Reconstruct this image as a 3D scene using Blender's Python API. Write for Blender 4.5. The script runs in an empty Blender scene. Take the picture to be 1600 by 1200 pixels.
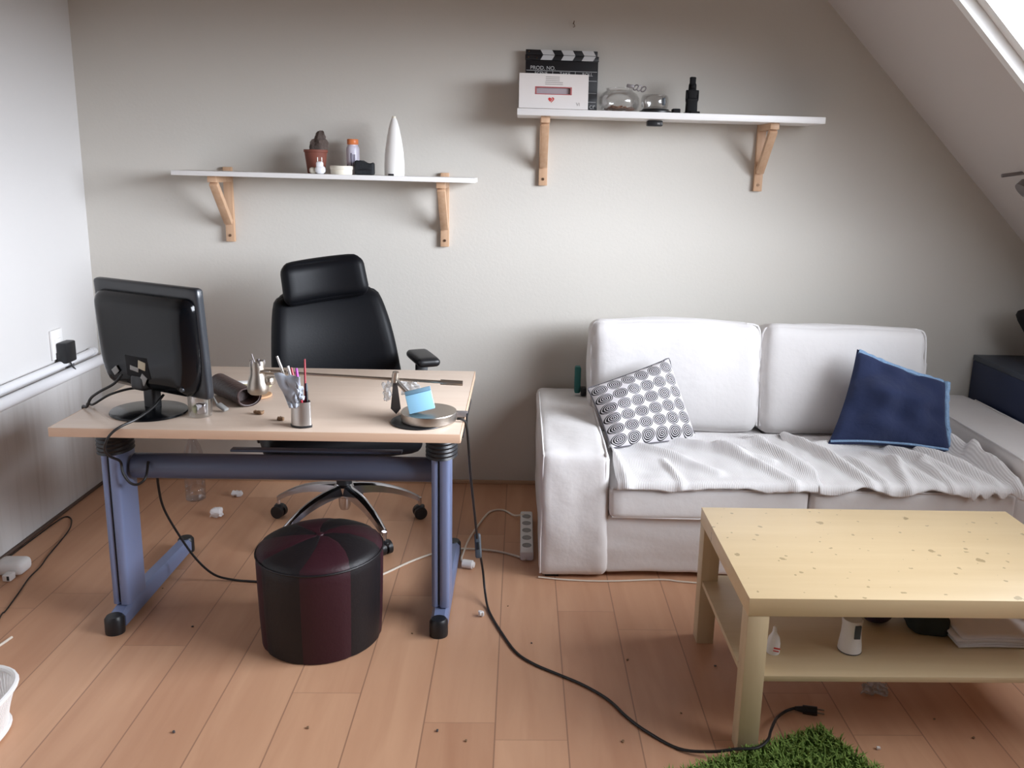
import bpy, bmesh, math, random
from mathutils import Vector, Matrix, noise, Euler
R = math.radians
sc = bpy.context.scene
COL = sc.collection
random.seed(7)

# ------------------------------------------------------------------ materials
def lin(c):
    def f(v):
        v /= 255.0
        return v / 12.92 if v <= .04045 else ((v + .055) / 1.055) ** 2.4
    return (f(c[0]), f(c[1]), f(c[2]), 1.0)

def new_mat(name):
    m = bpy.data.materials.new(name); m.use_nodes = True
    nt = m.node_tree
    b = nt.nodes['Principled BSDF']
    return m, nt, b

def mat(name, rgb, rough=.5, metal=0, bump=0, bscale=60, var=0, vscale=8, sheen=0, coat=0, spec=.5, stretch=None):
    m, nt, b = new_mat(name)
    N, L = nt.nodes, nt.links
    c = lin(rgb)
    b.inputs['Base Color'].default_value = c
    b.inputs['Roughness'].default_value = rough
    b.inputs['Metallic'].default_value = metal
    b.inputs['Specular IOR Level'].default_value = spec
    if coat: b.inputs['Coat Weight'].default_value = coat; b.inputs['Coat Roughness'].default_value = .12
    if sheen: b.inputs['Sheen Weight'].default_value = sheen
    if bump or var:
        tc = N.new('ShaderNodeTexCoord'); mp = N.new('ShaderNodeMapping')
        L.new(tc.outputs['Object'], mp.inputs['Vector'])
        if stretch: mp.inputs['Scale'].default_value = stretch
    if var:
        n = N.new('ShaderNodeTexNoise'); n.inputs['Scale'].default_value = vscale; n.inputs['Detail'].default_value = 6
        L.new(mp.outputs[0], n.inputs['Vector'])
        mx = N.new('ShaderNodeMix'); mx.data_type = 'RGBA'
        mx.inputs['A'].default_value = tuple(v * (1 - var) for v in c[:3]) + (1,)
        mx.inputs['B'].default_value = tuple(min(1, v * (1 + var)) for v in c[:3]) + (1,)
        L.new(n.outputs['Fac'], mx.inputs['Factor']); L.new(mx.outputs['Result'], b.inputs['Base Color'])
    if bump:
        n = N.new('ShaderNodeTexNoise'); n.inputs['Scale'].default_value = bscale; n.inputs['Detail'].default_value = 4
        L.new(mp.outputs[0], n.inputs['Vector'])
        bp = N.new('ShaderNodeBump'); bp.inputs['Strength'].default_value = bump; bp.inputs['Distance'].default_value = .01
        L.new(n.outputs['Fac'], bp.inputs['Height']); L.new(bp.outputs[0], b.inputs['Normal'])
    return m

def glass(name, tint=(255, 255, 255), gloss=.12, rough=.02):
    m = bpy.data.materials.new(name); m.use_nodes = True
    nt = m.node_tree; N, L = nt.nodes, nt.links
    N.remove(N['Principled BSDF'])
    t = N.new('ShaderNodeBsdfTransparent'); t.inputs[0].default_value = lin(tint)
    g = N.new('ShaderNodeBsdfGlossy'); g.inputs['Roughness'].default_value = rough
    lw = N.new('ShaderNodeLayerWeight'); lw.inputs['Blend'].default_value = .35
    mm = N.new('ShaderNodeMath'); mm.operation = 'MULTIPLY_ADD'; mm.inputs[1].default_value = .38; mm.inputs[2].default_value = gloss * .2
    L.new(lw.outputs['Fresnel'], mm.inputs[0])
    ms = N.new('ShaderNodeMixShader')
    L.new(mm.outputs[0], ms.inputs[0]); L.new(t.outputs[0], ms.inputs[1]); L.new(g.outputs[0], ms.inputs[2])
    L.new(ms.outputs[0], N['Material Output'].inputs['Surface'])
    return m

def film(name, rgb, alpha=.3, rough=.3):
    m, nt, b = new_mat(name)
    b.inputs['Base Color'].default_value = lin(rgb); b.inputs['Roughness'].default_value = rough
    b.inputs['Alpha'].default_value = alpha
    return m

def wood(name, light, dark, axis='X', rough=.4, scale=9, spec=.4):
    m, nt, b = new_mat(name); N, L = nt.nodes, nt.links
    tc = N.new('ShaderNodeTexCoord'); mp = N.new('ShaderNodeMapping')
    s = {'X': (.12, 1.6, 1.6), 'Y': (1.6, .12, 1.6), 'Z': (1.6, 1.6, .12)}[axis]
    mp.inputs['Scale'].default_value = s
    L.new(tc.outputs['Object'], mp.inputs['Vector'])
    n = N.new('ShaderNodeTexNoise'); n.inputs['Scale'].default_value = scale * 3; n.inputs['Detail'].default_value = 8; n.inputs['Roughness'].default_value = .6
    L.new(mp.outputs[0], n.inputs['Vector'])
    r = N.new('ShaderNodeValToRGB')
    r.color_ramp.elements[0].position = .3; r.color_ramp.elements[0].color = lin(dark)
    r.color_ramp.elements[1].position = .7; r.color_ramp.elements[1].color = lin(light)
    L.new(n.outputs['Fac'], r.inputs[0]); L.new(r.outputs[0], b.inputs['Base Color'])
    b.inputs['Roughness'].default_value = rough; b.inputs['Specular IOR Level'].default_value = spec
    return m

# ------------------------------------------------------------------ mesh builder
class MB:
    def __init__(s, T=None):
        s.v = []; s.f = []; s.mi = []; s.uv = {}; s.T = T or Matrix(); s.m = 0
    def raw(s, vs, fs, local=None):
        o = len(s.v); M = s.T @ local if local is not None else s.T
        s.v += [tuple(M @ Vector(p)) for p in vs]
        for f in fs:
            s.f.append(tuple(i + o for i in f)); s.mi.append(s.m)
        return s
    def bm(s, b, local=None):
        b.verts.index_update()
        s.raw([v.co[:] for v in b.verts], [[v.index for v in f.verts] for f in b.faces], local); b.free(); return s
    def box(s, c, size, bev=0, rot=None, seg=2):
        b = bmesh.new(); bmesh.ops.create_cube(b, size=1)
        for v in b.verts: v.co = Vector((v.co.x * size[0], v.co.y * size[1], v.co.z * size[2]))
        if bev: bmesh.ops.bevel(b, geom=b.edges[:], offset=bev, segments=seg, profile=.5, affect='EDGES')
        M = Matrix.Translation(c)
        if rot is not None: M = M @ (rot if isinstance(rot, Matrix) else Euler(rot).to_matrix().to_4x4())
        return s.bm(b, M)
    def bar(s, a, b_, w, h, bev=0, up=(0, 0, 1)):
        a, b_ = Vector(a), Vector(b_); d = (b_ - a); l = d.length; d.normalize()
        u = Vector(up); x = d.cross(u)
        if x.length < 1e-4: x = d.cross(Vector((0, 1, 0)))
        x.normalize(); u = x.cross(d)
        M = Matrix((x, d, u)).transposed().to_4x4()
        return s.box((a + b_) / 2, (w, l, h), bev, M)
    def rings(s, rings, closed=True, cap0=True, cap1=True):
        n = len(rings[0]); vs = [p for r in rings for p in r]; fs = []
        for i in range(len(rings) - 1):
            for j in range(n if closed else n - 1):
                k = (j + 1) % n
                fs.append((i * n + j, i * n + k, (i + 1) * n + k, (i + 1) * n + j))
        if cap0: fs.append(tuple(reversed(range(n))))
        if cap1: fs.append(tuple((len(rings) - 1) * n + j for j in range(n)))
        return s.raw(vs, fs)
    def lathe(s, prof, c=(0, 0, 0), n=28, cap0=True, cap1=True, sx=1, sy=1):
        rr = []
        for r, z in prof:
            r = max(r, 1e-4)
            rr.append([(c[0] + sx * r * math.cos(2 * math.pi * j / n), c[1] + sy * r * math.sin(2 * math.pi * j / n), c[2] + z) for j in range(n)])
        return s.rings(rr, cap0=cap0, cap1=cap1)
    def tube(s, pts, r, n=10, sub=6, r1=None, smooth=True):
        P = [Vector(p) for p in pts]
        if smooth and len(P) > 2:
            Q = []
            for i in range(len(P) - 1):
                p0 = P[max(0, i - 1)]; p1 = P[i]; p2 = P[i + 1]; p3 = P[min(len(P) - 1, i + 2)]
                for k in range(sub):
                    t = k / sub
                    Q.append(.5 * ((2 * p1) + (p2 - p0) * t + (2 * p0 - 5 * p1 + 4 * p2 - p3) * t * t + (3 * p1 - p0 - 3 * p2 + p3) * t ** 3))
            Q.append(P[-1]); P = Q
        rr = []; x = None
        for i, p in enumerate(P):
            d = (P[min(i + 1, len(P) - 1)] - P[max(i - 1, 0)]).normalized()
            if x is None:
                x = d.cross(Vector((0, 0, 1)))
                if x.length < 1e-3: x = d.cross(Vector((0, 1, 0)))
            x = (x - d * x.dot(d)).normalized(); y = d.cross(x)
            q = r if r1 is None else r + (r1 - r) * i / (len(P) - 1)
            rr.append([tuple(p + q * (math.cos(2 * math.pi * j / n) * x + math.sin(2 * math.pi * j / n) * y)) for j in range(n)])
        return s.rings(rr)
    def cyl(s, a, b, r, r1=None, n=20):
        return s.tube([a, b], r, n=n, r1=r1 if r1 is not None else r, smooth=False)
    def grid(s, fn, nu, nv, uv=False):
        vs = [fn(i / nu, j / nv) for j in range(nv + 1) for i in range(nu + 1)]; fs = []
        o = len(s.v)
        for j in range(nv):
            for i in range(nu):
                a = j * (nu + 1) + i
                fs.append((a, a + 1, a + nu + 2, a + nu + 1))
        if uv:
            for j in range(nv + 1):
                for i in range(nu + 1): s.uv[o + j * (nu + 1) + i] = (i / nu, j / nv)
        return s.raw(vs, fs)
    def soft(s, c, half, r, n=10, puff=(0, 0, 0), fn=None, rot=None):
        """a box with rounded edges and swelling faces"""
        hx, hy, hz = half
        b = bmesh.new(); bmesh.ops.create_cube(b, size=2)
        bmesh.ops.subdivide_edges(b, edges=b.edges[:], cuts=n, use_grid_fill=True)
        for v in b.verts:
            p = v.co.copy()
            # concentrate the rows near the edges
            q = Vector([math.copysign(1 - (1 - abs(t)) ** 1.5, t) if True else t for t in p])
            P = Vector((q.x * hx, q.y * hy, q.z * hz))
            core = Vector((max(-(hx - r), min(hx - r, P.x)), max(-(hy - r), min(hy - r, P.y)), max(-(hz - r), min(hz - r, P.z))))
            d = P - core
            P2 = core + d.normalized() * r if d.length > 1e-6 else P
            u, w, t = p
            P2.x += puff[0] * u * (1 - w * w) * (1 - t * t)
            P2.y += puff[1] * w * (1 - u * u) * (1 - t * t)
            P2.z += puff[2] * t * (1 - u * u) * (1 - w * w)
            if fn: P2 = fn(P2, (u, w, t))
            v.co = P2
        M = Matrix.Translation(c)
        if rot is not None: M = M @ (rot if isinstance(rot, Matrix) else Euler(rot).to_matrix().to_4x4())
        return s.bm(b, M)
    def prism(s, poly, axis, d0, d1):
        """extrude a 2-D outline along axis x, y or z"""
        def P(a, b, d): return {'x': (d, a, b), 'y': (a, d, b), 'z': (a, b, d)}[axis]
        n = len(poly)
        vs = [P(a, b, d0) for a, b in poly] + [P(a, b, d1) for a, b in poly]
        fs = [tuple(range(n)), tuple(reversed(range(n, 2 * n)))] + [(i, i + n, (i + 1) % n + n, (i + 1) % n) for i in range(n)]
        return s.raw(vs, fs)
    def build(s, name, m, parent=None, angle=40, solid=0, flat=False):
        o_ = Vector((0, 0, 0)); q = parent
        while q is not None: o_ += q.location; q = q.parent
        me = bpy.data.meshes.new(name)
        if parent is None:
            xs = [v[0] for v in s.v]; ys = [v[1] for v in s.v]; zs = [v[2] for v in s.v]
            o_ = Vector(((min(xs) + max(xs)) / 2, (min(ys) + max(ys)) / 2, min(zs)))
        me.from_pydata([tuple(Vector(v) - o_) for v in s.v], [], s.f)
        ms = m if isinstance(m, (list, tuple)) else [m]
        for x in ms: me.materials.append(x)
        if len(ms) > 1: me.polygons.foreach_set('material_index', s.mi)
        b = bmesh.new(); b.from_mesh(me); bmesh.ops.recalc_face_normals(b, faces=b.faces[:]); b.to_mesh(me); b.free()
        if s.uv:
            l = me.uv_layers.new(name='UVMap')
            for lp in me.loops:
                l.data[lp.index].uv = s.uv.get(lp.vertex_index, (0, 0))
        if not flat:
            me.shade_smooth(); me.set_sharp_from_angle(angle=R(angle))
        o = bpy.data.objects.new(name, me); COL.objects.link(o)
        if parent is not None: o.parent = parent
        else: o.location = o_
        if solid:
            md = o.modifiers.new('Solidify', 'SOLIDIFY'); md.thickness = solid; md.offset = 0
        return o

def tag(o, label=None, cat=None, group=None, kind=None):
    if label: o['label'] = label
    if cat: o['category'] = cat
    if group: o['group'] = group
    if kind: o['kind'] = kind
    return o
def thing(name, label, cat, loc, group=None):
    o = bpy.data.objects.new(name, None); COL.objects.link(o); o.location = loc
    o.empty_display_size = .05
    return tag(o, label, cat, group)
def struct(o): o['kind'] = 'structure'; return o

def text_part(name, s, size, M, m, parent, depth=.0004, align='LEFT'):
    cu = bpy.data.curves.new(name, 'FONT'); cu.body = s; cu.size = size; cu.extrude = depth; cu.align_x = align
    t = bpy.data.objects.new(name, cu); COL.objects.link(t)
    bpy.context.view_layer.update()
    dg = bpy.context.evaluated_depsgraph_get()
    me = bpy.data.meshes.new_from_object(t.evaluated_get(dg))
    bpy.data.objects.remove(t)
    o_ = Vector((0, 0, 0)); q = parent
    while q is not None: o_ += q.location; q = q.parent
    me.transform(Matrix.Translation(-o_) @ M)
    me.materials.clear(); me.materials.append(m)
    o = bpy.data.objects.new(name, me); COL.objects.link(o); o.parent = parent
    return o

def facing(p, tilt=0):            # a text matrix: reads along +X, stands up along Z, faces -Y
    return Matrix.Translation(p) @ Matrix.Rotation(tilt, 4, 'Y') @ Matrix.Rotation(R(90), 4, 'X')

# ------------------------------------------------------------------ colours
M = {}
M['black'] = mat('black_plastic', (26, 27, 30), .42)
M['black_gloss'] = mat('black_gloss_plastic', (11, 12, 15), .16, spec=.28)
M['black_matte'] = mat('black_matte', (17, 17, 20), .75, spec=.3)
M['bezel'] = mat('monitor_shell_plastic', (44, 47, 52), .3)
M['cable'] = mat('black_cable', (22, 20, 20), .5)
M['white_cable'] = mat('white_cable', (225, 215, 200), .45)
M['white'] = mat('white_plastic', (232, 230, 228), .35)
M['pipe'] = mat('white_pipe_paint', (226, 226, 228), .35)
M['shelf_white'] = mat('white_shelf_laminate', (236, 234, 232), .4)
M['bracket'] = wood('bracket_pine', (206, 172, 142), (192, 154, 122), 'Z', .5)
M['screw'] = mat('screw_steel', (120, 95, 75), .4, .8)
M['desk'] = wood('desk_beech_laminate', (222, 202, 184), (214, 192, 173), 'X', .32, 7)
M['desk_edge'] = wood('desk_edge_band', (214, 182, 156), (205, 171, 145), 'X', .45, 7)
M['steel_blue'] = mat('blue_grey_paint', (118, 130, 164), .38, .15)
M['steel_blue_dark'] = mat('blue_grey_beam_paint', (84, 92, 114), .4, .1)
M['birch'] = wood('birch_effect_foil', (206, 186, 152), (198, 176, 140), 'X', .42, 5)
M['leather'] = mat('black_leather', (13, 14, 18), .5, bump=.03, bscale=120, spec=.2)
M['chrome'] = mat('polished_chrome', (200, 200, 205), .14, 1)
M['nickel'] = mat('brushed_nickel', (182, 175, 167), .33, 1)
M['brass_nickel'] = mat('warm_nickel', (186, 177, 166), .38, 1)
M['steel_cup'] = mat('satin_steel', (190, 186, 182), .35, .9)
M['sofa'] = mat('white_cotton_cover', (224, 221, 220), .9, bump=.35, bscale=14, sheen=.2, var=.02)
M['piping'] = mat('white_piping', (232, 230, 230), .85)
M['navy'] = mat('navy_cotton', (28, 41, 78), .9, bump=.4, bscale=25, sheen=.15, var=.1, vscale=14)
M['ltblue'] = mat('light_blue_fringe', (138, 170, 205), .9, bump=.6, bscale=160, var=.2, vscale=120)
M['chest'] = mat('dark_blue_paint', (28, 42, 76), .5)
M['rug'] = mat('green_rug_backing', (70, 98, 34), .95)
M['glass'] = glass('clear_glass')
M['pet'] = glass('clear_pet_plastic', (244, 246, 250), .25, .1)
M['film'] = film('clear_film', (205, 210, 214), .42, .18)
M['film_grey'] = film('grey_plastic_bag', (166, 172, 182), .9, .5)
M['paper'] = mat('white_paper', (226, 222, 222), .8)
M['terracotta'] = mat('terracotta', (120, 66, 52), .7)
M['bark'] = mat('dead_stump', (84, 72, 66), .9, bump=1, bscale=40, var=.4, vscale=25)
M['orange'] = mat('orange_cap', (226, 128, 72), .4)
M['pill'] = mat('lilac_white_bottle', (214, 210, 224), .35)
M['ink'] = mat('dark_ink', (74, 66, 92), .6)
M['cream'] = mat('cream_tin', (228, 222, 206), .4)
M['red'] = mat('red_print', (200, 60, 56), .5)
M['pink'] = mat('pink_print', (180, 96, 98), .5)
M['silver_card'] = mat('silver_card', (196, 184, 190), .3, .3)
M['grey_print'] = mat('grey_print', (176, 170, 166), .6)
M['clap_white'] = mat('clapper_white', (206, 206, 206), .5)
M['clap_black'] = mat('clapper_black', (30, 30, 33), .45)
M['coin'] = mat('copper_coins', (150, 110, 86), .5, .4, var=.5, vscale=60)
M['brown_leather'] = mat('brown_leather', (62, 42, 38), .45, bump=.2, bscale=90)
M['cork'] = mat('coaster_wood', (192, 150, 112), .6)
M['crumb'] = mat('brown_crumb', (128, 100, 74), .8)
M['note_blue'] = mat('light_blue_paper', (150, 205, 236), .7)
M['note_dark'] = mat('grey_blue_paper', (110, 142, 160), .7)
M['strap'] = mat('dark_grey_strap', (78, 74, 74), .45)
M['green_dark'] = mat('dark_green_cloth', (38, 44, 40), .8)
M['purple'] = mat('dark_purple_ball', (52, 40, 62), .5)
M['teal'] = mat('teal_plastic', (30, 104, 100), .4)
M['burgundy'] = mat('burgundy_leather', (48, 18, 27), .5, bump=.08, bscale=110, spec=.35)
M['stool_black'] = mat('black_leather_panel', (22, 18, 21), .5, bump=.08, bscale=110, spec=.35)
M['label_grey'] = mat('grey_label', (150, 150, 148), .5)
M['label_cream'] = mat('cream_label', (196, 186, 160), .5)
M['grey_dev'] = mat('grey_switch', (70, 76, 82), .45)
M['pen_purple'] = mat('purple_pen', (160, 60, 160), .4)
M['pen_red'] = mat('red_pen', (150, 40, 52), .4)
M['pen_blue'] = mat('blue_pen', (50, 54, 140), .4)
M['spot_metal'] = mat('grey_spot_metal', (132, 126, 126), .45, .3)
M['frost'] = film('frosted_shade', (215, 212, 214), .75, .3)

def floor_mat():
    m, nt, b = new_mat('beech_laminate_boards'); N, L = nt.nodes, nt.links
    tc = N.new('ShaderNodeTexCoord'); sp = N.new('ShaderNodeSeparateXYZ'); L.new(tc.outputs['Object'], sp.inputs[0])
    def mth(op, a, b_=None, c=None):
        n = N.new('ShaderNodeMath'); n.operation = op
        for i, x in enumerate((a, b_, c)):
            if x is None: continue
            if isinstance(x, (int, float)): n.inputs[i].default_value = x
            else: L.new(x, n.inputs[i])
        return n.outputs[0]
    X, Y = sp.outputs[0], sp.outputs[1]
    u = mth('DIVIDE', mth('ADD', X, .044 + 1.965 * 5), .1965)
    ix = mth('FLOOR', u); fx = mth('FRACT', u)
    wn = N.new('ShaderNodeTexWhiteNoise'); wn.noise_dimensions = '1D'; L.new(ix, wn.inputs['W'])
    v = mth('DIVIDE', mth('ADD', Y, mth('MULTIPLY_ADD', wn.outputs['Value'], 3.0, 10.0)), 1.2)
    iy = mth('FLOOR', v); fy = mth('FRACT', v)
    cb = N.new('ShaderNodeCombineXYZ'); L.new(ix, cb.inputs[0]); L.new(iy, cb.inputs[1])
    w2 = N.new('ShaderNodeTexWhiteNoise'); w2.noise_dimensions = '2D'; L.new(cb.outputs[0], w2.inputs['Vector'])
    # grain
    mp = N.new('ShaderNodeCombineXYZ')
    L.new(mth('MULTIPLY', X, 9.0), mp.inputs[0]); L.new(mth('MULTIPLY', Y, 1.1), mp.inputs[1]); L.new(mth('MULTIPLY', w2.outputs['Value'], 40.0), mp.inputs[2])
    ns = N.new('ShaderNodeTexNoise'); ns.inputs['Scale'].default_value = 1.6; ns.inputs['Detail'].default_value = 7; ns.inputs['Distortion'].default_value = .6
    L.new(mp.outputs[0], ns.inputs['Vector'])
    t = mth('ADD', mth('MULTIPLY', ns.outputs['Fac'], .75), mth('MULTIPLY', w2.outputs['Value'], .35))
    r = N.new('ShaderNodeValToRGB'); e = r.color_ramp.elements
    e[0].position = .2; e[0].color = lin((184, 136, 106)); e[1].position = .9; e[1].color = lin((213, 168, 135))
    L.new(t, r.inputs[0])
    # seams
    ex = mth('LESS_THAN', mth('MINIMUM', fx, mth('SUBTRACT', 1.0, fx)), .010)
    ey = mth('LESS_THAN', mth('MINIMUM', fy, mth('SUBTRACT', 1.0, fy)), .0011)
    seam = mth('MAXIMUM', ex, mth('MULTIPLY', ey, .6))
    mx = N.new('ShaderNodeMix'); mx.data_type = 'RGBA'; mx.inputs['B'].default_value = lin((136, 100, 80))
    L.new(mth('MULTIPLY', seam, .7), mx.inputs['Factor']); L.new(r.outputs[0], mx.inputs['A'])
    L.new(mx.outputs['Result'], b.inputs['Base Color'])
    b.inputs['Roughness'].default_value = .42; b.inputs['Specular IOR Level'].default_value = .35
    bp = N.new('ShaderNodeBump'); bp.inputs['Strength'].default_value = .25; bp.inputs['Distance'].default_value = .002; bp.invert = True
    L.new(seam, bp.inputs['Height']); L.new(bp.outputs[0], b.inputs['Normal'])
    return m

def wall_mat(name, rgb, streak=0):
    m, nt, b = new_mat(name); N, L = nt.nodes, nt.links
    tc = N.new('ShaderNodeTexCoord')
    n = N.new('ShaderNodeTexNoise'); n.inputs['Scale'].default_value = 2.2; n.inputs['Detail'].default_value = 5
    L.new(tc.outputs['Object'], n.inputs['Vector'])
    c = lin(rgb)
    mx = N.new('ShaderNodeMix'); mx.data_type = 'RGBA'
    mx.inputs['A'].default_value = tuple(x * .96 for x in c[:3]) + (1,); mx.inputs['B'].default_value = c
    L.new(n.outputs['Fac'], mx.inputs['Factor'])
    out = mx.outputs['Result']
    if streak:
        # grime streaks running down the lower part of the wall
        mp = N.new('ShaderNodeMapping'); mp.inputs['Scale'].default_value = (1, 14, 1.0); L.new(tc.outputs['Object'], mp.inputs[0])
        s = N.new('ShaderNodeTexNoise'); s.inputs['Scale'].default_value = 1.6; s.inputs['Detail'].default_value = 6; L.new(mp.outputs[0], s.inputs[0])
        rp = N.new('ShaderNodeMapRange'); rp.inputs[1].default_value = .5; rp.inputs[2].default_value = .72; L.new(s.outputs['Fac'], rp.inputs[0])
        sp = N.new('ShaderNodeSeparateXYZ'); L.new(tc.outputs['Object'], sp.inputs[0])
        zr = N.new('ShaderNodeMapRange'); zr.inputs[1].default_value = .6; zr.inputs[2].default_value = .5; L.new(sp.outputs[2], zr.inputs[0])
        mm = N.new('ShaderNodeMath'); mm.operation = 'MULTIPLY'; L.new(rp.outputs[0], mm.inputs[0]); L.new(zr.outputs[0], mm.inputs[1])
        m2 = N.new('ShaderNodeMath'); m2.operation = 'MULTIPLY'; m2.inputs[1].default_value = streak; L.new(mm.outputs[0], m2.inputs[0])
        mx2 = N.new('ShaderNodeMix'); mx2.data_type = 'RGBA'; mx2.inputs['B'].default_value = lin((165, 155, 148))
        L.new(m2.outputs[0], mx2.inputs['Factor']); L.new(out, mx2.inputs['A']); out = mx2.outputs['Result']
    L.new(out, b.inputs['Base Color'])
    b.inputs['Roughness'].default_value = .85; b.inputs['Specular IOR Level'].default_value = .2
    n2 = N.new('ShaderNodeTexNoise'); n2.inputs['Scale'].default_value = 90; n2.inputs['Detail'].default_value = 3
    L.new(tc.outputs['Object'], n2.inputs['Vector'])
    bp = N.new('ShaderNodeBump'); bp.inputs['Strength'].default_value = .12; bp.inputs['Distance'].default_value = .004
    L.new(n2.outputs['Fac'], bp.inputs['Height']); L.new(bp.outputs[0], b.inputs['Normal'])
    return m

# ------------------------------------------------------------------ the room
FX0, FX1, FY0, FY1 = -1.94, 2.75, -2.4, 3.806
KS = 3.553                     # the sloped ceiling is the plane x + z = KS
ZC = 2.62                      # flat ceiling
WX0, WX1, WY0, WY1 = 1.38, 2.48, .75, 2.955     # roof window opening
M['floor'] = floor_mat()
M['wall'] = wall_mat('white_wall_paint', (208, 204, 196))
M['wall_left'] = wall_mat('white_left_wall_paint', (208, 206, 204), .28)
M['ceil'] = wall_mat('white_ceiling_paint', (203, 196, 191))
f = MB().box(((FX0 + FX1) / 2, (FY0 + FY1) / 2, -.05), (FX1 - FX0 + .4, FY1 - FY0 + .4, .1)).build('floor', M['floor'], flat=True)
# keep texture space in world units
def to_origin(o):
    d = o.location.copy(); o.data.transform(Matrix.Translation(d)); o.location = (0, 0, 0); return o
struct(to_origin(f))
xs = KS - ZC
struct(to_origin(MB().prism([(FX0 - .1, 0), (FX1 + .1, 0), (FX1 + .1, KS - FX1), (FX1, KS - FX1 + .02), (xs, ZC + .02), (FX0 - .1, ZC + .02)], 'y', FY1, FY1 + .1).build('wall_back', M['wall'], flat=True)))
struct(to_origin(MB().prism([(FX0 - .1, 0), (FX1 + .1, 0), (FX1 + .1, KS - FX1), (FX1, KS - FX1 + .02), (xs, ZC + .02), (FX0 - .1, ZC + .02)], 'y', FY0 - .1, FY0).build('wall_front', wall_mat('dark_unseen_wall', (84, 76, 70)), flat=True)))  # unseen wall behind the camera, coloured dark to cut bounce light and reflections
struct(to_origin(MB().box((FX0 - .05, (FY0 + FY1) / 2, ZC / 2), (.1, FY1 - FY0, ZC)).build('wall_left', M['wall_left'], flat=True)))
struct(to_origin(MB().box((FX1 + .05, (FY0 + FY1) / 2, (KS - FX1) / 2), (.1, FY1 - FY0, KS - FX1)).build('wall_right', M['wall'], flat=True)))
c = MB()
struct(to_origin(MB().box(((FX0 + xs) / 2 - .05, (FY0 + FY1) / 2, ZC + .05), (xs - FX0 + .1, FY1 - FY0 + .2, .1)).build('ceiling', wood('brown_unseen_ceiling', (140, 110, 84), (118, 92, 68), 'Y', .6), flat=True)))  # unseen flat ceiling, coloured dark brown to tint and weaken bounce up high
def slope_slab(x0, x1, y0, y1, t=.12):
    c.prism([(x0, KS - x0), (x1, KS - x1), (x1 + t, KS - x1 + t), (x0 + t, KS - x0 + t)], 'y', y0, y1)
slope_slab(xs - .02, FX1 + .1, WY1, FY1 + .1)
slope_slab(xs - .02, FX1 + .1, FY0 - .1, WY0)
slope_slab(xs - .02, WX0, WY0, WY1)
slope_slab(WX1, FX1 + .1, WY0, WY1)
struct(to_origin(c.build('ceiling_slope', M['ceil'], flat=True)))
# roof window: lining frame, sash, pane
S2 = math.sqrt(.5)
def sl(a, y, n=0): return (a + n * S2, y, KS - a + n * S2)       # n = outwards along the roof normal
wroot = bpy.data.objects.new('window_1', None); COL.objects.link(wroot); wroot.location = sl((WX0 + WX1) / 2, (WY0 + WY1) / 2)
struct(wroot)
def frame(mb, x0, x1, y0, y1, w, n0, n1):
    for (a0, a1, b0, b1) in ((x0, x1, y0, y0 + w), (x0, x1, y1 - w, y1), (x0, x0 + w * .71, y0 + w, y1 - w), (x1 - w * .71, x1, y0 + w, y1 - w)):
        vs = [sl(a, b, n) for n in (n0, n1) for (a, b) in ((a0, b0), (a1, b0), (a1, b1), (a0, b1))]
        mb.raw(vs, [(0, 1, 2, 3), (7, 6, 5, 4), (0, 4, 5, 1), (1, 5, 6, 2), (2, 6, 7, 3), (3, 7, 4, 0)])
    return mb
M['win'] = mat('white_window_paint', (238, 238, 236), .35)
frame(MB(), WX0, WX1, WY0, WY1, .035, -.012, .1).build('window_frame', M['win'], wroot, flat=True)
frame(MB(), WX0 + .025, WX1 - .025, WY0 + .036, WY1 - .036, .045, .03, .075).build('window_sash', M['win'], wroot, flat=True)
p = MB(); p.raw([sl(a, b, .05) for a, b in ((WX0 + .05, WY0 + .07), (WX1 - .05, WY0 + .07), (WX1 - .05, WY1 - .07), (WX0 + .05, WY1 - .07))], [(0, 1, 2, 3)])
p.build('window_pane', glass('window_glass', (252, 253, 255), .05), wroot, flat=True)
# floor edge strips
M['skirt'] = wood('skirting_wood', (190, 160, 132), (176, 144, 116), 'X', .5)
struct(MB().box(((FX0 + FX1) / 2, FY1 - .007, .009), (FX1 - FX0 - .02, .014, .018), .003).build('baseboard_back', M['skirt']))
struct(MB().box((FX0 + .006, (FY0 + FY1) / 2, .006), (.012, FY1 - FY0 - .04, .012), .002).build('baseboard_left', mat('dark_gap_strip', (92, 74, 64), .7)))

# heating pipes along the left wall
pr_ = thing('heating_pipe', 'upper slimmer white heating pipe along left wall, ending in a cap', 'pipe', (-1.915, 2.4, .64))
MB().tube([(-1.915, 1.2, .646), (-1.915, 3.70, .640)], .016, n=14, smooth=False).build('pipe', M['pipe'], pr_)
MB().cyl((-1.915, 3.69, .640), (-1.915, 3.715, .640), .019, n=14).build('end_cap', M['pipe'], pr_)
for y in (3.52,):
    MB().box((-1.918, y, .628), (.03, .012, .045), .003).build('pipe_clip', mat('dark_clip', (80, 80, 84), .5), pr_)
pr2 = thing('heating_pipe', 'lower thicker white heating pipe along left wall, running to the corner', 'pipe', (-1.9, 2.4, .6))
MB().tube([(-1.895, 1.2, .602), (-1.895, 3.79, .596)], .024, n=16, smooth=False).build('pipe', M['pipe'], pr2)
for y in (1.8, 2.2):
    MB().box((-1.92, y, .6), (.035, .014, .06), .003).build('pipe_clip', M['pipe'], pr2)
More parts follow.
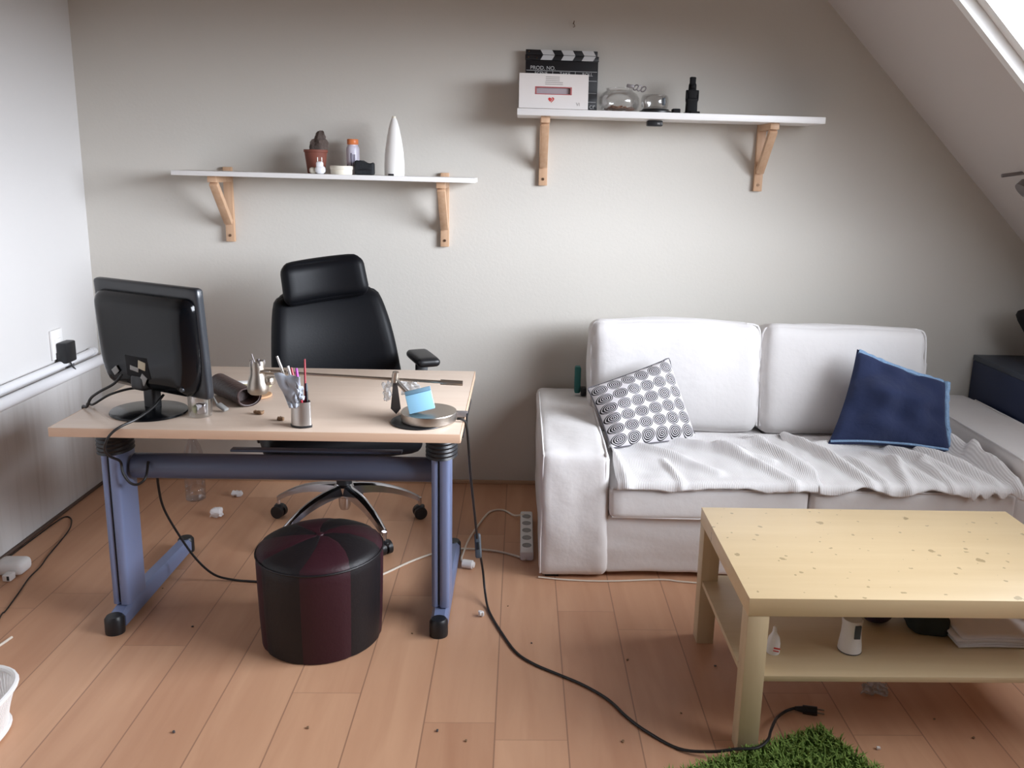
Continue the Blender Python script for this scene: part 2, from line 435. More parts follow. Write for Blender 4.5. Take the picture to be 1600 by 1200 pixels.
# socket and adapter on the left wall
so = thing('wall_socket', 'white wall socket above the pipes on the left wall', 'socket', (-1.937, 3.462, .715))
MB().box((-1.9345, 3.462, .725), (.011, .084, .125), .004).build('cover_plate', M['white'], so)
MB().box((-1.93, 3.462, .72), (.012, .05, .06), .004).build('socket_insert', M['white'], so)
ad = thing('power_adapter', 'black square power adapter plugged into the left wall socket', 'adapter', (-1.9, 3.5, .69))
MB().box((-1.904, 3.475, .69), (.042, .08, .088), .007).build('adapter_body', M['black'], ad)
MB().tube([(-1.894, 3.475, .648), (-1.888, 3.478, .63), (-1.878, 3.482, .612)], .0035).build('adapter_cable', M['cable'], ad)

# nail in the back wall
nl = thing('wall_nail', 'small bent nail in the back wall above the high shelf', 'nail', (.205, 3.8, 2.11))
MB().tube([(.207, 3.806, 2.116), (.207, 3.785, 2.114), (.209, 3.778, 2.122)], .0022).build('nail_shaft', M['screw'], nl)
MB().tube([(.207, 3.79, 2.114), (.213, 3.79, 2.102), (.206, 3.79, 2.098)], .0014).build('wire_end', M['screw'], nl)

# ------------------------------------------------------------------ shelves
def shelf(label, x0, x1, zt, th, yf, bx, zb, ztop, tilt=0):
    t = thing('wall_shelf', label, 'shelf', ((x0 + x1) / 2, FY1 - .001, zt - th))
    MB().box(((x0 + x1) / 2, (yf + FY1 - .022) / 2, zt - th / 2), (x1 - x0, FY1 - .022 - yf, th), .0015).build('shelf_board', M['shelf_white'], t)
    for x in bx:
        w = .038
        b = MB()
        b.box((x, (yf + .035 + FY1 - .022) / 2, zt - th - .0135), (w, FY1 - .022 - yf - .035, .027), .002)
        b.bar((x, yf + .055, zt - th - .03), (x, FY1 - .030, zb + .085), w * .9, .026, .002, up=(0, 1, 0))
        br = b.build('bracket', M['bracket'], t)
        MB().box((x, FY1 - .0115, (zb + ztop) / 2), (w, .021, ztop - zb), .002).build('wall_plate', M['bracket'], br)
        MB().cyl((x, FY1 - .0215, zb + .028), (x, FY1 - .0245, zb + .028), .006, n=12).build('screw', M['screw'], br)
    return t
shelf('low white wall shelf on two wooden brackets above the desk', -1.456, -.199, 1.451, .02, 3.56, (-1.303, -.345), 1.14, 1.468)
shelf('high white wall shelf on two wooden brackets above the sofa', -.027, 1.263, 1.740, .027, 3.56, (.092, 1.062), 1.424, 1.757)
ZS1, ZS2 = 1.4512, 1.7402

# things on the low shelf
t = thing('plant_pot', 'terracotta pot with a dead brown stump on the low shelf', 'plant pot', (-.886, 3.68, ZS1))
MB().lathe([(.036, 0), (.047, .088), (.050, .09), (.050, .1), (.044, .1), (.042, .085), (.03, .085)], (-.886, 3.68, ZS1), 24).build('pot', M['terracotta'], t)
MB().lathe([(.043, .08), (.04, .09), (.02, .094), (0, .095)], (-.886, 3.68, ZS1), 20).build('soil', mat('dry_soil', (74, 54, 44), .95, bump=1, bscale=90), t)
def stump(z, a):
    pts = []
    return pts
b = MB(); rr = []
for k, (z, rx, ry, cx) in enumerate([(.085, .036, .026, -.878), (.11, .033, .025, -.874), (.13, .035, .024, -.872), (.142, .030, .022, -.870), (.146, .022, .018, -.868), (.155, .022, .016, -.866), (.168, .018, .014, -.864), (.176, .013, .011, -.862), (.18, .005, .005, -.860)]):
    ring = []
    for j in range(18):
        a = 2 * math.pi * j / 18
        q = 1 + .5 * noise.noise(Vector((math.cos(a) * 2.3, math.sin(a) * 2.3, z * 55))) + .12 * math.sin(a * 5 + z * 60)
        ring.append((cx + rx * q * math.cos(a), 3.68 + ry * q * math.sin(a), ZS1 + z))
    rr.append(ring)
b.rings(rr).build('dead_stump', M['bark'], t)
t = thing('travel_plug', 'white plug with its two prongs upward in front of the pot', 'plug', (-.862, 3.60, ZS1))
MB().soft((-.85, 3.60, ZS1 + .017), (.022, .018, .017), .016, 6).soft((-.852, 3.60, ZS1 + .037), (.014, .012, .014), .008, 5).build('plug_body', mat('bright_white_plastic', (242, 243, 246), .3), t)
MB().soft((-.882, 3.61, ZS1 + .0135), (.016, .014, .0135), .012, 5).build('plug_side', M['cream'], t)
for dx in (-.0085, .0085):
    MB().cyl((-.852 + dx, 3.60, ZS1 + .048), (-.852 + dx, 3.60, ZS1 + .068), .0024, n=10).build('prong', M['nickel'], t)
t = thing('pill_bottle', 'lilac-white pill bottle with an orange cap on the low shelf', 'bottle', (-.735, 3.715, ZS1))
MB().lathe([(.026, 0), (.028, .004), (.028, .108), (.025, .118), (.021, .122), (.021, .128)], (-.735, 3.715, ZS1), 28).build('bottle_body', M['pill'], t)
MB().lathe([(.0225, .126), (.024, .128), (.024, .146), (.022, .149), (0, .149)], (-.735, 3.715, ZS1), 28).build('cap', M['orange'], t)
for dx, z0, h, w in ((-.002, .03, .06, .004), (.006, .035, .05, .003), (.012, .03, .055, .004), (-.019, .03, .012, .004)):
    a = math.asin(max(-.95, min(.95, dx / .0285)))
    yy = 3.715 - .0285 * math.cos(a)
    MB().box((-.735 + dx, yy, ZS1 + z0 + h / 2), (w, .0008, h), rot=(0, 0, a)).build('label_print', M['ink'], t)
t = thing('round_tin', 'flat round cream tin in front of the orange-capped pill bottle', 'tin', (-.765, 3.615, ZS1))
MB().lathe([(.043, 0), (.045, .003), (.045, .019), (.044, .021)], (-.765, 3.615, ZS1), 32).build('tin_base', M['cream'], t)
MB().lathe([(.0465, .02), (.0475, .022), (.0475, .033), (.045, .036), (0, .036)], (-.765, 3.615, ZS1), 32).build('lid', M['cream'], t)
t = thing('black_case', 'small black pouch with a ragged top beside the cone bottle', 'pouch', (-.672, 3.64, ZS1))
def rag(P, q):
    if q[2] > .3: P.z += .009 * noise.noise(Vector((P.x * 60, P.y * 30, 3))) + (.006 if P.x < 0 else -.004)
    return P
MB().soft((-.672, 3.64, ZS1 + .027), (.041, .022, .027), .008, 10, fn=rag).build('pouch_body', mat('black_nylon', (28, 30, 34), .8, bump=.3, bscale=150), t)
MB().tube([(-.70, 3.619, ZS1 + .02), (-.67, 3.616, ZS1 + .022), (-.64, 3.619, ZS1 + .02)], .0018).build('zip', M['black'], t)
t = thing('cone_bottle', 'tall white cone-shaped bottle at the right on the low shelf', 'bottle', (-.547, 3.65, ZS1))
MB().lathe([(.04, 0), (.0425, .004), (.0425, .05), (.039, .1), (.031, .155), (.022, .2), (.014, .228), (.009, .238)], (-.547, 3.65, ZS1), 32).build('bottle_body', mat('glossy_white', (236, 234, 230), .3), t)
MB().lathe([(.009, .236), (.008, .246), (.0045, .247), (.0045, .240)], (-.547, 3.65, ZS1), 18).build('spout', M['cream'], t)
MB().box((-.556, 3.609, ZS1 + .004), (.024, .004, .008), .001).build('dark_slot', M['black'], t)

# things on the high shelf
t = thing('clapperboard', 'black film clapperboard standing at the left end of the high shelf', 'clapperboard', (.155, 3.755, ZS2))
# the slate leans a little back on the wall
cx0, cx1 = .004, .318
Tc = Matrix.Translation((0, 3.748, ZS2)) @ Matrix.Rotation(R(-4), 4, 'X')
zt_ = .262
MB(Tc).box(((cx0 + cx1) / 2, .004, .107), (cx1 - cx0, .008, .214), .001).build('slate', M['clap_black'], t)
lo = MB(Tc).box(((cx0 + cx1) / 2, .003, .2155 + .0105), (cx1 - cx0 + .004, .012, .021), .001).build('lower_stick', M['clap_black'], t)
up = MB(Tc).box(((cx0 + cx1) / 2 - .002, .003, .2375 + .0105), (cx1 - cx0 - .004, .012, .021), .001).build('upper_stick', M['clap_black'], t)
for k in range(3):
    x = .067 + k * .089
    MB(Tc).raw([(x, -.0035, .2165), (x + .05, -.0035, .2165), (x + .062, -.0035, .2365), (x + .012, -.0035, .2365)], [(0, 1, 2, 3)]).build('white_stripe', M['clap_white'], lo, flat=True)
    MB(Tc).raw([(x + .012, -.0035, .2385), (x + .062, -.0035, .2385), (x + .05, -.0035, .2585), (x, -.0035, .2585)], [(0, 1, 2, 3)]).build('white_stripe', M['clap_white'], up, flat=True)
for (x, z) in ((.018, .25), (.016, .226), (.052, .223)):
    MB(Tc).cyl((x, -.003, z), (x, -.005, z), .003, n=10).build('hinge_rivet', M['chrome'], up)
W_ = mat('white_lettering', (205, 205, 205), .5)
def ctext(s, x, z, size):
    M_ = Tc @ Matrix.Translation((x, -.0006, z)) @ Matrix.Rotation(R(90), 4, 'X')
    return text_part('lettering', s, size, M_, W_, t, .0003)
ctext('PROD. NO.', .024, .1765, .022)
ctext('SCENE', .044, .155, .019); ctext('TAKE', .152, .155, .019); ctext('ROLL', .25, .155, .019)
ctext('cr', .284, .018, .032)
ln = MB(Tc)
for (x, z, w, h) in ((.161, .1725, .306, .0018), (.122, .158, .0016, .026), (.22, .158, .0016, .026), (.296, .083, .034, .0014), (.296, .046, .034, .0014), (.161, .1345, .306, .0016)):
    ln.box((x, -.0004, z), (w, .0006, h))
ln.build('ruled_lines', W_, t, flat=True)
t = thing('white_box', 'white cardboard box with a slot window leaning before the clapperboard', 'box', (.124, 3.64, ZS2))
Tb = Matrix.Translation((0, 3.60, ZS2 + .004)) @ Matrix.Rotation(R(-7), 4, 'X')
bz = .142; bx0, bx1 = -.021, .268
b = MB(Tb)
# carton walls with a real window opening
wx0, wx1, wz0, wz1 = .049, .196, .058, .088
for (x0, x1, z0, z1) in ((bx0, bx1, 0, wz0), (bx0, bx1, wz1, bz), (bx0, wx0, wz0, wz1), (wx1, bx1, wz0, wz1)):
    b.box(((x0 + x1) / 2, .0015, (z0 + z1) / 2), (x1 - x0, .003, z1 - z0))
b.box(((bx0 + bx1) / 2, .0645, bz / 2), (bx1 - bx0, .003, bz))
for x in (bx0 + .0015, bx1 - .0015): b.box((x, .033, bz / 2), (.003, .063, bz))
for z in (.0015, bz - .0015): b.box(((bx0 + bx1) / 2, .033, z), (bx1 - bx0, .063, .003))
b.build('carton', mat('white_card', (226, 220, 216), .6), t, flat=True)
MB(Tb).box(((wx0 + wx1) / 2, .012, (wz0 + wz1) / 2), (wx1 - wx0 + .02, .004, wz1 - wz0 + .02)).build('inner_tray', M['silver_card'], t)
b = MB(Tb)
for (x, z, w, h) in (((wx0 + wx1) / 2, wz1 - .001, wx1 - wx0 + .006, .004), ((wx0 + wx1) / 2, wz0 + .0005, wx1 - wx0 + .006, .003), (wx0, (wz0 + wz1) / 2, .006, wz1 - wz0), (wx1, (wz0 + wz1) / 2, .006, wz1 - wz0)):
    b.box((x, -.0002, z), (w, .0016, h))
b.build('window_edge', M['pink'], t, flat=True)
# red heart of two curls
h1 = [(.102 + .0085 * math.cos(a) * .9 - .001, .046 + .011 * math.sin(a)) for a in [i * 2 * math.pi / 20 for i in range(20)]]
hp = []
for i in range(40):
    a = 2 * math.pi * i / 40
    x = 16 * math.sin(a) ** 3; z = 13 * math.cos(a) - 5 * math.cos(2 * a) - 2 * math.cos(3 * a) - math.cos(4 * a)
    hp.append((.113 + x * .00072, .036 + z * .00072))
def band(hp, s0, s1, i0, i1, cx=.113, cz=.036):
    m_ = MB(Tb); n = i1 - i0
    vs = []
    for i in range(i0, i1 + 1):
        x, z = hp[i % 40]
        vs += [(cx + (x - cx) * s0, -.0006, cz + (z - cz) * s0), (cx + (x - cx) * s1, -.0006, cz + (z - cz) * s1)]
    m_.raw(vs, [(2 * i, 2 * i + 1, 2 * i + 3, 2 * i + 2) for i in range(n)])
    return m_
hb = band(hp, .72, 1.15, 2, 19); hb2 = band(hp, .15, 1.05, 24, 38); hb3 = band(hp, .1, .5, 2, 22)
for q in (hb2, hb3):
    o = len(hb.v); hb.v += q.v; hb.f += [tuple(i + o for i in f_) for f_ in q.f]; hb.mi += q.mi
hb.build('heart_emblem', M['red'], t, flat=True)
for k in range(5):
    MB(Tb).box((.118 + (.006 if k < 2 else 0), -.0003, .099 + k * .0075), (.074 - (.016 if k >= 2 else 0), .0008, .0035)).build('printed_line', M['grey_print'], t)
text_part('lettering', 'VI', .019, Tb @ Matrix.Translation((.218, -.0006, .014)) @ Matrix.Rotation(R(90), 4, 'X'), M['grey_print'], t, .0003)

t = thing('glass_jar', 'round clear glass bowl holding coins on the high shelf', 'jar', (.405, 3.665, ZS2))
MB().lathe([(.06, .002), (.078, .01), (.088, .035), (.086, .06), (.072, .08), (.058, .088), (.056, .094), (.06, .098), (.056, .097), (.054, .09), (.068, .078), (.082, .06), (.084, .036), (.074, .013), (.056, .006)], (.405, 3.665, ZS2), 36, cap1=True).build('bowl', M['glass'], t)
b = MB()
random.seed(3)
for k in range(46):
    a = random.random() * 6.28; r = .062 * math.sqrt(random.random()); z = ZS2 + .012 + random.random() * .016 * (1 - r / .1)
    Mx = Matrix.Translation((.405 + r * math.cos(a), 3.665 + r * math.sin(a), z)) @ Euler((random.uniform(-.6, .6), random.uniform(-.6, .6), 0)).to_matrix().to_4x4()
    b.T = Mx; b.lathe([(.0105, -.001), (.0105, .001)], n=12)
coins = b.build('coins', M['coin']); tag(coins, 'copper coins heaped in the round glass bowl', 'coins', kind='stuff')
t = thing('chain_clip', 'small chain with a metal clip over the glass bowl rim', 'chain', (.45, 3.62, ZS2 + .09))
b = MB().box((.443, 3.612, ZS2 + .105), (.03, .012, .014), .002, rot=(0, R(6), 0)); b.build('clip', M['spot_metal'], t)
for k, x in enumerate((.467, .483, .499)):
    ring = [(x + .009 * math.cos(a) + .004 * math.sin(a), 3.612 + (.003 if k % 2 else -.003) * math.cos(a), ZS2 + .1 - k * .003 + .0105 * math.sin(a)) for a in [i * 2 * math.pi / 14 for i in range(15)]]
    MB().tube(ring, .0028, n=6, smooth=False).build('chain_link', M['spot_metal'], t)
t = thing('glass_dish', 'clear glass cup on a black tray on the high shelf', 'cup', (.556, 3.66, ZS2 + .019))
MB().lathe([(.046, .0), (.056, .004), (.060, .03), (.056, .05), (.05, .056), (.048, .054), (.054, .048), (.057, .03), (.053, .007), (.044, .004)], (.556, 3.66, ZS2 + .0195), 32).build('cup_body', M['glass'], t)
MB().box((.585, 3.602, ZS2 + .046), (.014, .004, .03), .002).build('cup_label', M['grey_dev'], t)
t = tag(MB().lathe([(.06, 0), (.069, .003), (.069, .009), (.058, .013), (.056, .018), (0, .018)], (.562, 3.665, ZS2), 32).build('black_tray', M['black']), 'round black tray under the small glass cup', 'tray')
t = tag(MB().soft((.650, 3.665, ZS2 + .0115), (.017, .02, .0115), .005, 6).build('black_puck', M['black_matte']), 'flat black lump between glass cup and black figurine', 'puck')
t = thing('black_figurine', 'tall black carved figurine alone on the high shelf', 'figurine', (.712, 3.65, ZS2))
b = MB()
prof = [(.03, 0), (.03, .008), (.0245, .009), (.0235, .05), (.0255, .056), (.0245, .063), (.0205, .067), (.0215, .08), (.024, .092), (.0235, .098), (.016, .101), (.0155, .122), (.0125, .128), (.0125, .146), (.0135, .150), (.010, .153)]
def sq(r, z):
    out = []
    for j in range(24):
        a = 2 * math.pi * j / 24; ca, sa = math.cos(a), math.sin(a)
        k = r / (abs(ca) ** 4 + abs(sa) ** 4) ** .25
        out.append((.712 + k * ca, 3.65 + k * sa * .85, ZS2 + z))
    return out
b.rings([sq(r, z) for r, z in prof]); b.build('carved_body', M['black_matte'], t, 30)
MB().soft((.712, 3.634, ZS2 + .113), (.01, .008, .009), .006, 5).build('carved_face', M['black_matte'], t)
for dx in (-.0235, .0235): MB().soft((.712 + dx, 3.645, ZS2 + .078), (.004, .008, .022), .004, 5).build('carved_arm', M['black_matte'], t)
MB().box((.724, 3.63, ZS2 + .006), (.04, .03, .012), .003).build('plinth', M['black_matte'], t)
t = thing('small_device', 'small black device with white mark stuck under the high shelf', 'device', (.557, 3.64, 1.69))
MB().box((.557, 3.64, 1.6985), (.066, .04, .024), .005).build('device_body', M['black'], t)
text_part('white_mark', 'N', .011, Matrix.Translation((.567, 3.6195, 1.694)) @ Matrix.Rotation(R(90), 4, 'X'), W_, t, .0003)

# ------------------------------------------------------------------ desk
ZD = .73
DX0, DX1, DY0, DY1 = -1.352, -.167, 2.334, 3.11
desk = thing('desk', 'beech-topped desk on a blue-grey T-leg frame', 'desk', ((DX0 + DX1) / 2, 2.72, 0))
b = MB().box(((DX0 + DX1) / 2, (DY0 + DY1) / 2, ZD - .0135), (DX1 - DX0 - .003, DY1 - DY0 - .003, .027), .001); b.build('desktop', M['desk'], desk)
b = MB()
b.box(((DX0 + DX1) / 2, DY0 - .0005, ZD - .0135), (DX1 - DX0, .003, .0268), .0008)
for x in (DX0, DX1): b.box((x, (DY0 + DY1) / 2, ZD - .0135), (.003, DY1 - DY0, .0268), .0008)
b.build('edge_band', M['desk_edge'], desk)
beam = MB().cyl((-1.24, 2.60, .52), (-.27, 2.60, .52), .041, n=28); beam.build('cross_beam', M['steel_blue_dark'], desk)
MB().box((-.66, 2.635, .5665), (.56, .03, .008), .002).build('cable_tray', M['steel_blue_dark'], desk)
for sgn, xc in ((-1, -1.282), (1, -.243)):
    # upright column: two rounded profiles with a groove between
    b = MB()
    def col(x0, x1, y0, y1):
        r = .012; pts = []
        for (cx, cy, a0) in ((x1 - r, y1 - r, 0), (x0 + r, y1 - r, 90), (x0 + r, y0 + r, 180), (x1 - r, y0 + r, 270)):
            for k in range(5):
                a = R(a0 + k * 22.5); pts.append((cx + r * math.cos(a), cy + r * math.sin(a)))
        return pts
    b.prism(col(xc - .0295, xc - .0045, 2.52, 2.64), 'z', .068, .63)
    b.prism(col(xc - .0035, xc + .0295, 2.515, 2.64), 'z', .068, .63)
    leg = b.build('leg', M['steel_blue'], desk)
    MB().box((xc - .004, 2.58, .35), (.006, .115, .55)).build('column_groove', M['black_matte'], leg)
    # foot
    ft = MB()
    ft.rings([[(xc + w, y, z) for (w, z) in ((-.027, .012), (.027, .012), (.027, h - .012), (.017, h), (-.017, h), (-.027, h - .012))] for (y, h) in ((2.485, .058), (2.56, .070), (2.66, .070), (3.03, .056))])
    foot = ft.build('foot', M['steel_blue'], leg)
    for (y0, y1) in ((2.442, 2.49), (3.025, 3.068)):
        MB().lathe([(.030, .0), (.031, .01), (.0305, .05), (.024, .059), (0, .060)], (xc, (y0 + y1) / 2, 0.0), 24, sx=.98, sy=.9).build('foot_cap', M['black'], leg)
    # ribbed collar
    prof = []
    for k in range(9):
        prof += [(.052, .585 + k * .0135), (.0495, .585 + k * .0135 + .007)]
    MB().lathe([(.036, .583)] + prof + [(.053, .7025)], (xc, 2.57, 0), 30, sy=1.35).build('collar', M['black'], leg)
    MB().box((xc, 2.62, .696), (.16, .40, .013), .003).build('top_plate', M['black'], leg)
# ------------------------------------------------------------------ monitor
Tm = Matrix.Translation((-1.132, 2.52, ZD)) @ Matrix.Rotation(R(-27), 4, 'Z')
mon = thing('computer_monitor', 'black flat computer monitor seen from behind on the desk', 'monitor', (-1.132, 2.49, ZD))
# local axes: x along the panel, -y = rear side (towards the room), y = screen
Tp = Tm @ Matrix.Translation((.008, .025, -.009)) @ Matrix.Rotation(R(3.5), 4, 'X') 
w2, h0, h1 = .222, .072, .412
def bow(P, q):
    # the lower corner of the shell is drawn up in a curve
    if P.x < -.06 and P.z < 0: P.z += .05 * ((-P.x - .06) / .16) ** 2.5 * min(1, -P.z / .1)
    return P
MB(Tp).soft((0, 0, (h0 + h1) / 2), (w2, .016, (h1 - h0) / 2), .012, 12, fn=bow).build('screen_frame', M['bezel'], mon)
MB(Tp).box((0, .0165, (h0 + h1) / 2 + .018), (2 * w2 - .04, .002, h1 - h0 - .085)).build('screen', M['black_gloss'], mon)
def bulge(P, q):
    k = (1 - (P.y + .05) / .05) if False else 0
    t_ = max(0, min(1, (-P.y) / .03))
    P.x *= 1 - .05 * t_; P.z *= 1 - .06 * t_
    if P.z < 0: P.x *= 1 - .22 * (P.z / -.155) ** 3 
    return P
MB(Tp).soft((0.008, -.022, (h0 + h1) / 2 - .012), (.205, .034, .152), .03, 14, puff=(0, .012, 0), fn=bulge).build('rear_housing', M['black_gloss'], mon)
MB(Tp).box((.0, -.062, .165), (.10, .012, .07), .004).build('port_recess', M['black_matte'], mon)
for (x, z, w, h, rz, m) in ((.022, .172, .03, .026, 12, 'label_cream'), (-.012, .158, .036, .014, 8, 'label_grey'), (.02, .127, .024, .032, 35, 'label_grey'), (-.098, .142, .028, .02, -35, 'label_grey')):
    MB(Tp).box((x, -.0685, z), (w, .002, h), .0005, rot=(0, R(rz), 0)).build('paper_tag', M[m], mon)
MB(Tp).cyl((.165, -.04, .112), (.165, -.0585, .112), .007, n=14).build('lock_socket', M['bezel'], mon)
MB(Tm).soft((0, .0, .055), (.024, .018, .066), .012, 8).build('neck', M['black'], mon)
MB(Tm).soft((0, -.02, .10), (.03, .035, .025), .014, 6).build('hinge', M['black'], mon)
MB(Tm).lathe([(.115, .0), (.117, .003), (.115, .007), (.08, .012), (.03, .016), (0, .017)], (0, -.015, 0), 48, sx=1.02, sy=.92).build('base', M['black_gloss'], mon)
# monitor cables
t = thing('video_cable', 'black cables looping from the monitor over the desk left edge', 'cable', (-1.30, 2.5, ZD))
MB().tube([(-1.20, 2.48, .855), (-1.225, 2.475, .826), (-1.27, 2.475, .80), (-1.305, 2.49, .775), (-1.33, 2.51, .742), (-1.354, 2.535, .736), (-1.362, 2.55, .718), (-1.356, 2.56, .695), (-1.335, 2.58, .69)], .0042).build('cable_strand', M['cable'], t)
MB().tube([(-1.165, 2.55, .79), (-1.20, 2.53, .797), (-1.26, 2.52, .78), (-1.31, 2.53, .75), (-1.335, 2.55, .737), (-1.356, 2.565, .7355), (-1.363, 2.578, .716), (-1.357, 2.585, .694), (-1.33, 2.60, .69)], .0038).build('cable_strand', M['cable'], t)
t = thing('power_cable', 'black power cable from monitor base down past the left desk leg', 'cable', (-1.18, 2.33, .6))
MB().tube([(-1.085, 2.49, .79), (-1.10, 2.44, .762), (-1.118, 2.37, .748), (-1.143, 2.335, .7385), (-1.165, 2.318, .722), (-1.18, 2.312, .698), (-1.195, 2.33, .665), (-1.215, 2.40, .62), (-1.235, 2.495, .57), (-1.232, 2.50, .53), (-1.212, 2.50, .498), (-1.19, 2.505, .492), (-1.172, 2.52, .51), (-1.18, 2.56, .545)], .0040, n=8).build('cable_strand', M['cable'], t)
MB().tube([(-1.18, 2.56, .545), (-1.20, 2.66, .50), (-1.225, 2.72, .40), (-1.23, 2.76, .30), (-1.20, 2.80, .18), (-1.15, 2.81, .085), (-1.09, 2.81, .025), (-1.02, 2.81, .0048), (-.94, 2.80, .0045), (-.84, 2.79, .0045), (-.72, 2.79, .0045), (-.62, 2.80, .0045)], .0042, n=8).build('floor_run', M['cable'], t)

# jar beside the monitor
t = thing('glass_tumbler', 'clear glass with odds and ends beside the monitor base', 'glass', (-.985, 2.475, ZD))
MB().lathe([(.031, .001), (.034, .003), (.035, .03), (.036, .07), (.0345, .07), (.0335, .03), (.031, .007)], (-.970, 2.475, ZD), 28).build('glass_body', M['glass'], t)
o = tag(MB().soft((-.962, 2.468, ZD + .026), (.016, .014, .018), .009, 6, fn=lambda P, q: P + Vector((noise.noise(P * 90), noise.noise(P * 80 + Vector((5, 0, 0))), noise.noise(P * 70))) * .004).build('foil_ball', mat('silver_foil', (200, 200, 206), .2, 1)), 'crumpled silver foil inside the glass on the desk', 'foil')
o = tag(MB().soft((-.983, 2.482, ZD + .02), (.012, .016, .012), .008, 6, fn=lambda P, q: P + Vector((noise.noise(P * 90 + Vector((3, 3, 3))), 0, noise.noise(P * 70))) * .004).build('green_scrap', mat('pale_green', (176, 182, 140), .7)), 'pale green scrap inside the glass on the desk', 'scrap')
t = thing('plastic_spoon', 'pale plastic spoon leaning between glass and brown pouch', 'spoon', (-.93, 2.53, ZD))
MB().soft((-.922, 2.525, ZD + .014), (.019, .011, .005), .0045, 6, rot=(0, R(28), R(-20))).build('spoon_bowl', M['label_grey'], t)
MB().tube([(-.938, 2.525, ZD + .024), (-.947, 2.52, ZD + .05), (-.95, 2.515, ZD + .068)], .003).build('spoon_handle', M['label_grey'], t)
# leather pouch
t = thing('leather_pouch', 'dark brown leather roll case with an open end on the desk', 'case', (-.90, 2.62, ZD))
b = MB(); rr = []
P0, P1 = Vector((-1.01, 2.73, ZD)), Vector((-.872, 2.60, ZD))
ax = (P1 - P0).normalized(); sd = Vector((ax.y, -ax.x, 0)).normalized()
for k in range(15):
    s = k / 14; c = P0.lerp(P1, s)
    wd = .036 + .004 * s; ht = .036 - .009 * s
    if k == 0: wd, ht = .02, .02
    ring = []
    for j in range(24):
        a = 2 * math.pi * j / 24
        w_ = wd * math.cos(a); z_ = ht * (1 + math.sin(a)) + .001
        tip = ax * (.022 * (1 if math.sin(a) < 0 else 1 - math.sin(a) * 1.2)) * (s ** 8)
        ring.append(tuple(c + sd * w_ + Vector((0, 0, z_)) + tip))
    rr.append(ring)
inner = []
for ring in (rr[-1], rr[-4]):
    cc = sum((Vector(p) for p in ring), Vector()) / 24
    inner.append([tuple(cc + (Vector(p) - cc) * .86) for p in ring])
b.rings(rr + inner, cap1=True).build('case_body', M['brown_leather'], t)
MB().tube([rr[-1][j] for j in range(24)] + [rr[-1][0]], .0022, n=6, smooth=False).build('rim_stitching', mat('dark_brown_stitch', (44, 26, 24), .5), t)
b = MB()
t = tag(MB().lathe([(.044, .001), (.047, .003), (.047, .007), (.045, .009), (0, .009)], (-.868, 2.70, ZD), 32).build('round_coaster', M['cork']), 'round wooden coaster behind the open end of the brown case', 'coaster')
t = tag(MB().box((-1.01, 2.86, ZD + .003), (.19, .035, .005), .001, rot=(0, 0, R(9))).build('white_ruler', M['white']), 'narrow white strip lying behind the brown case on the desk', 'strip')
t = tag(MB().box((-.93, 2.81, ZD + .0014), (.12, .09, .0016), .0003, rot=(0, 0, R(-12))).build('yellow_note', mat('pale_yellow_paper', (222, 214, 170), .8)), 'pale yellow paper slip lying behind the lamp head', 'paper')
for k, (x, y, l, lab) in enumerate(((-.802, 2.50, .016, 'larger brown dried crumb beside the pouch on the desk'), (-.717, 2.44, .011, 'small brown crumb left of the pen cup on the desk'))):
    tag(MB().soft((x, y, ZD + .005), (l, .007, .005), .004, 6, rot=(0, 0, R(-15)), fn=lambda P, q: P + Vector((0, noise.noise(P * 120) * .006, abs(noise.noise(P * 140)) * .006))).build('brown_crumb', M['crumb']), lab, 'crumb', 'crumbs on the desk')
# ------------------------------------------------------------------ pen cup and pens
t = thing('pen_cup', 'curved satin steel pen cup near the desk front edge', 'pen cup', (-.639, 2.385, ZD))
def cup_ring(z, k=1.0, o=0):
    pts = []
    for j in range(36):
        a = 2 * math.pi * j / 36
        x = .033 * k * math.cos(a) - .002; y = .024 * k * math.sin(a) * (1 + .0)
        # pointed at its right edge
        if math.cos(a) > 0: y *= (1 - .55 * math.cos(a) ** 3)
        x2 = x * .94 + y * .34; y2 = -x * .34 + y * .94
        pts.append((-.639 + x2, 2.388 + y2, ZD + z))
    return pts
MB().rings([cup_ring(.006), cup_ring(.078, .96), cup_ring(.078, .9), cup_ring(.01, .92)], cap0=True, cap1=True).build('cup_wall', M['steel_cup'], t)
MB().rings([cup_ring(0.0005, 1.05), cup_ring(.006, 1.06), cup_ring(.007, 1.0)]).build('dark_base', M['black'], t)
def pen(name, label, a, b_, r, body, tip=None, cap=None, group='pens in the steel cup'):
    t = thing(name, label, 'pen', a, group)
    a, b_ = Vector(a), Vector(b_); d = b_ - a
    MB().cyl(a, a + d * .8, r, n=10).build('barrel', body, t)
    MB().cyl(a + d * .8, b_, r * 1.12, r * .8, n=10).build('pen_end', cap or body, t)
pen('pen', 'silver pen leaning far left in the steel cup', (-.648, 2.39, ZD + .03), (-.715, 2.42, ZD + .205), .0042, M['nickel'], cap=M['steel_cup'])
pen('pen', 'blue pen with white end in the steel cup', (-.642, 2.385, ZD + .012), (-.681, 2.41, ZD + .178), .0042, M['pen_blue'], cap=M['white'])
pen('pen', 'purple pen in the middle of the steel cup', (-.637, 2.39, ZD + .012), (-.657, 2.41, ZD + .172), .0045, M['pen_purple'])
pen('pen', 'dark pen with reddish cap in the steel cup', (-.633, 2.384, ZD + .012), (-.669, 2.40, ZD + .176), .004, M['black'], cap=M['pen_red'])
pen('pencil', 'thin red pencil standing tallest at right in the cup', (-.628, 2.385, ZD + .012), (-.634, 2.42, ZD + .198), .0030, M['pen_red'])
pen('pen', 'red and black pen at the right rim of the cup', (-.621, 2.384, ZD + .012), (-.628, 2.405, ZD + .128), .0038, M['black'], cap=M['grey_dev'])
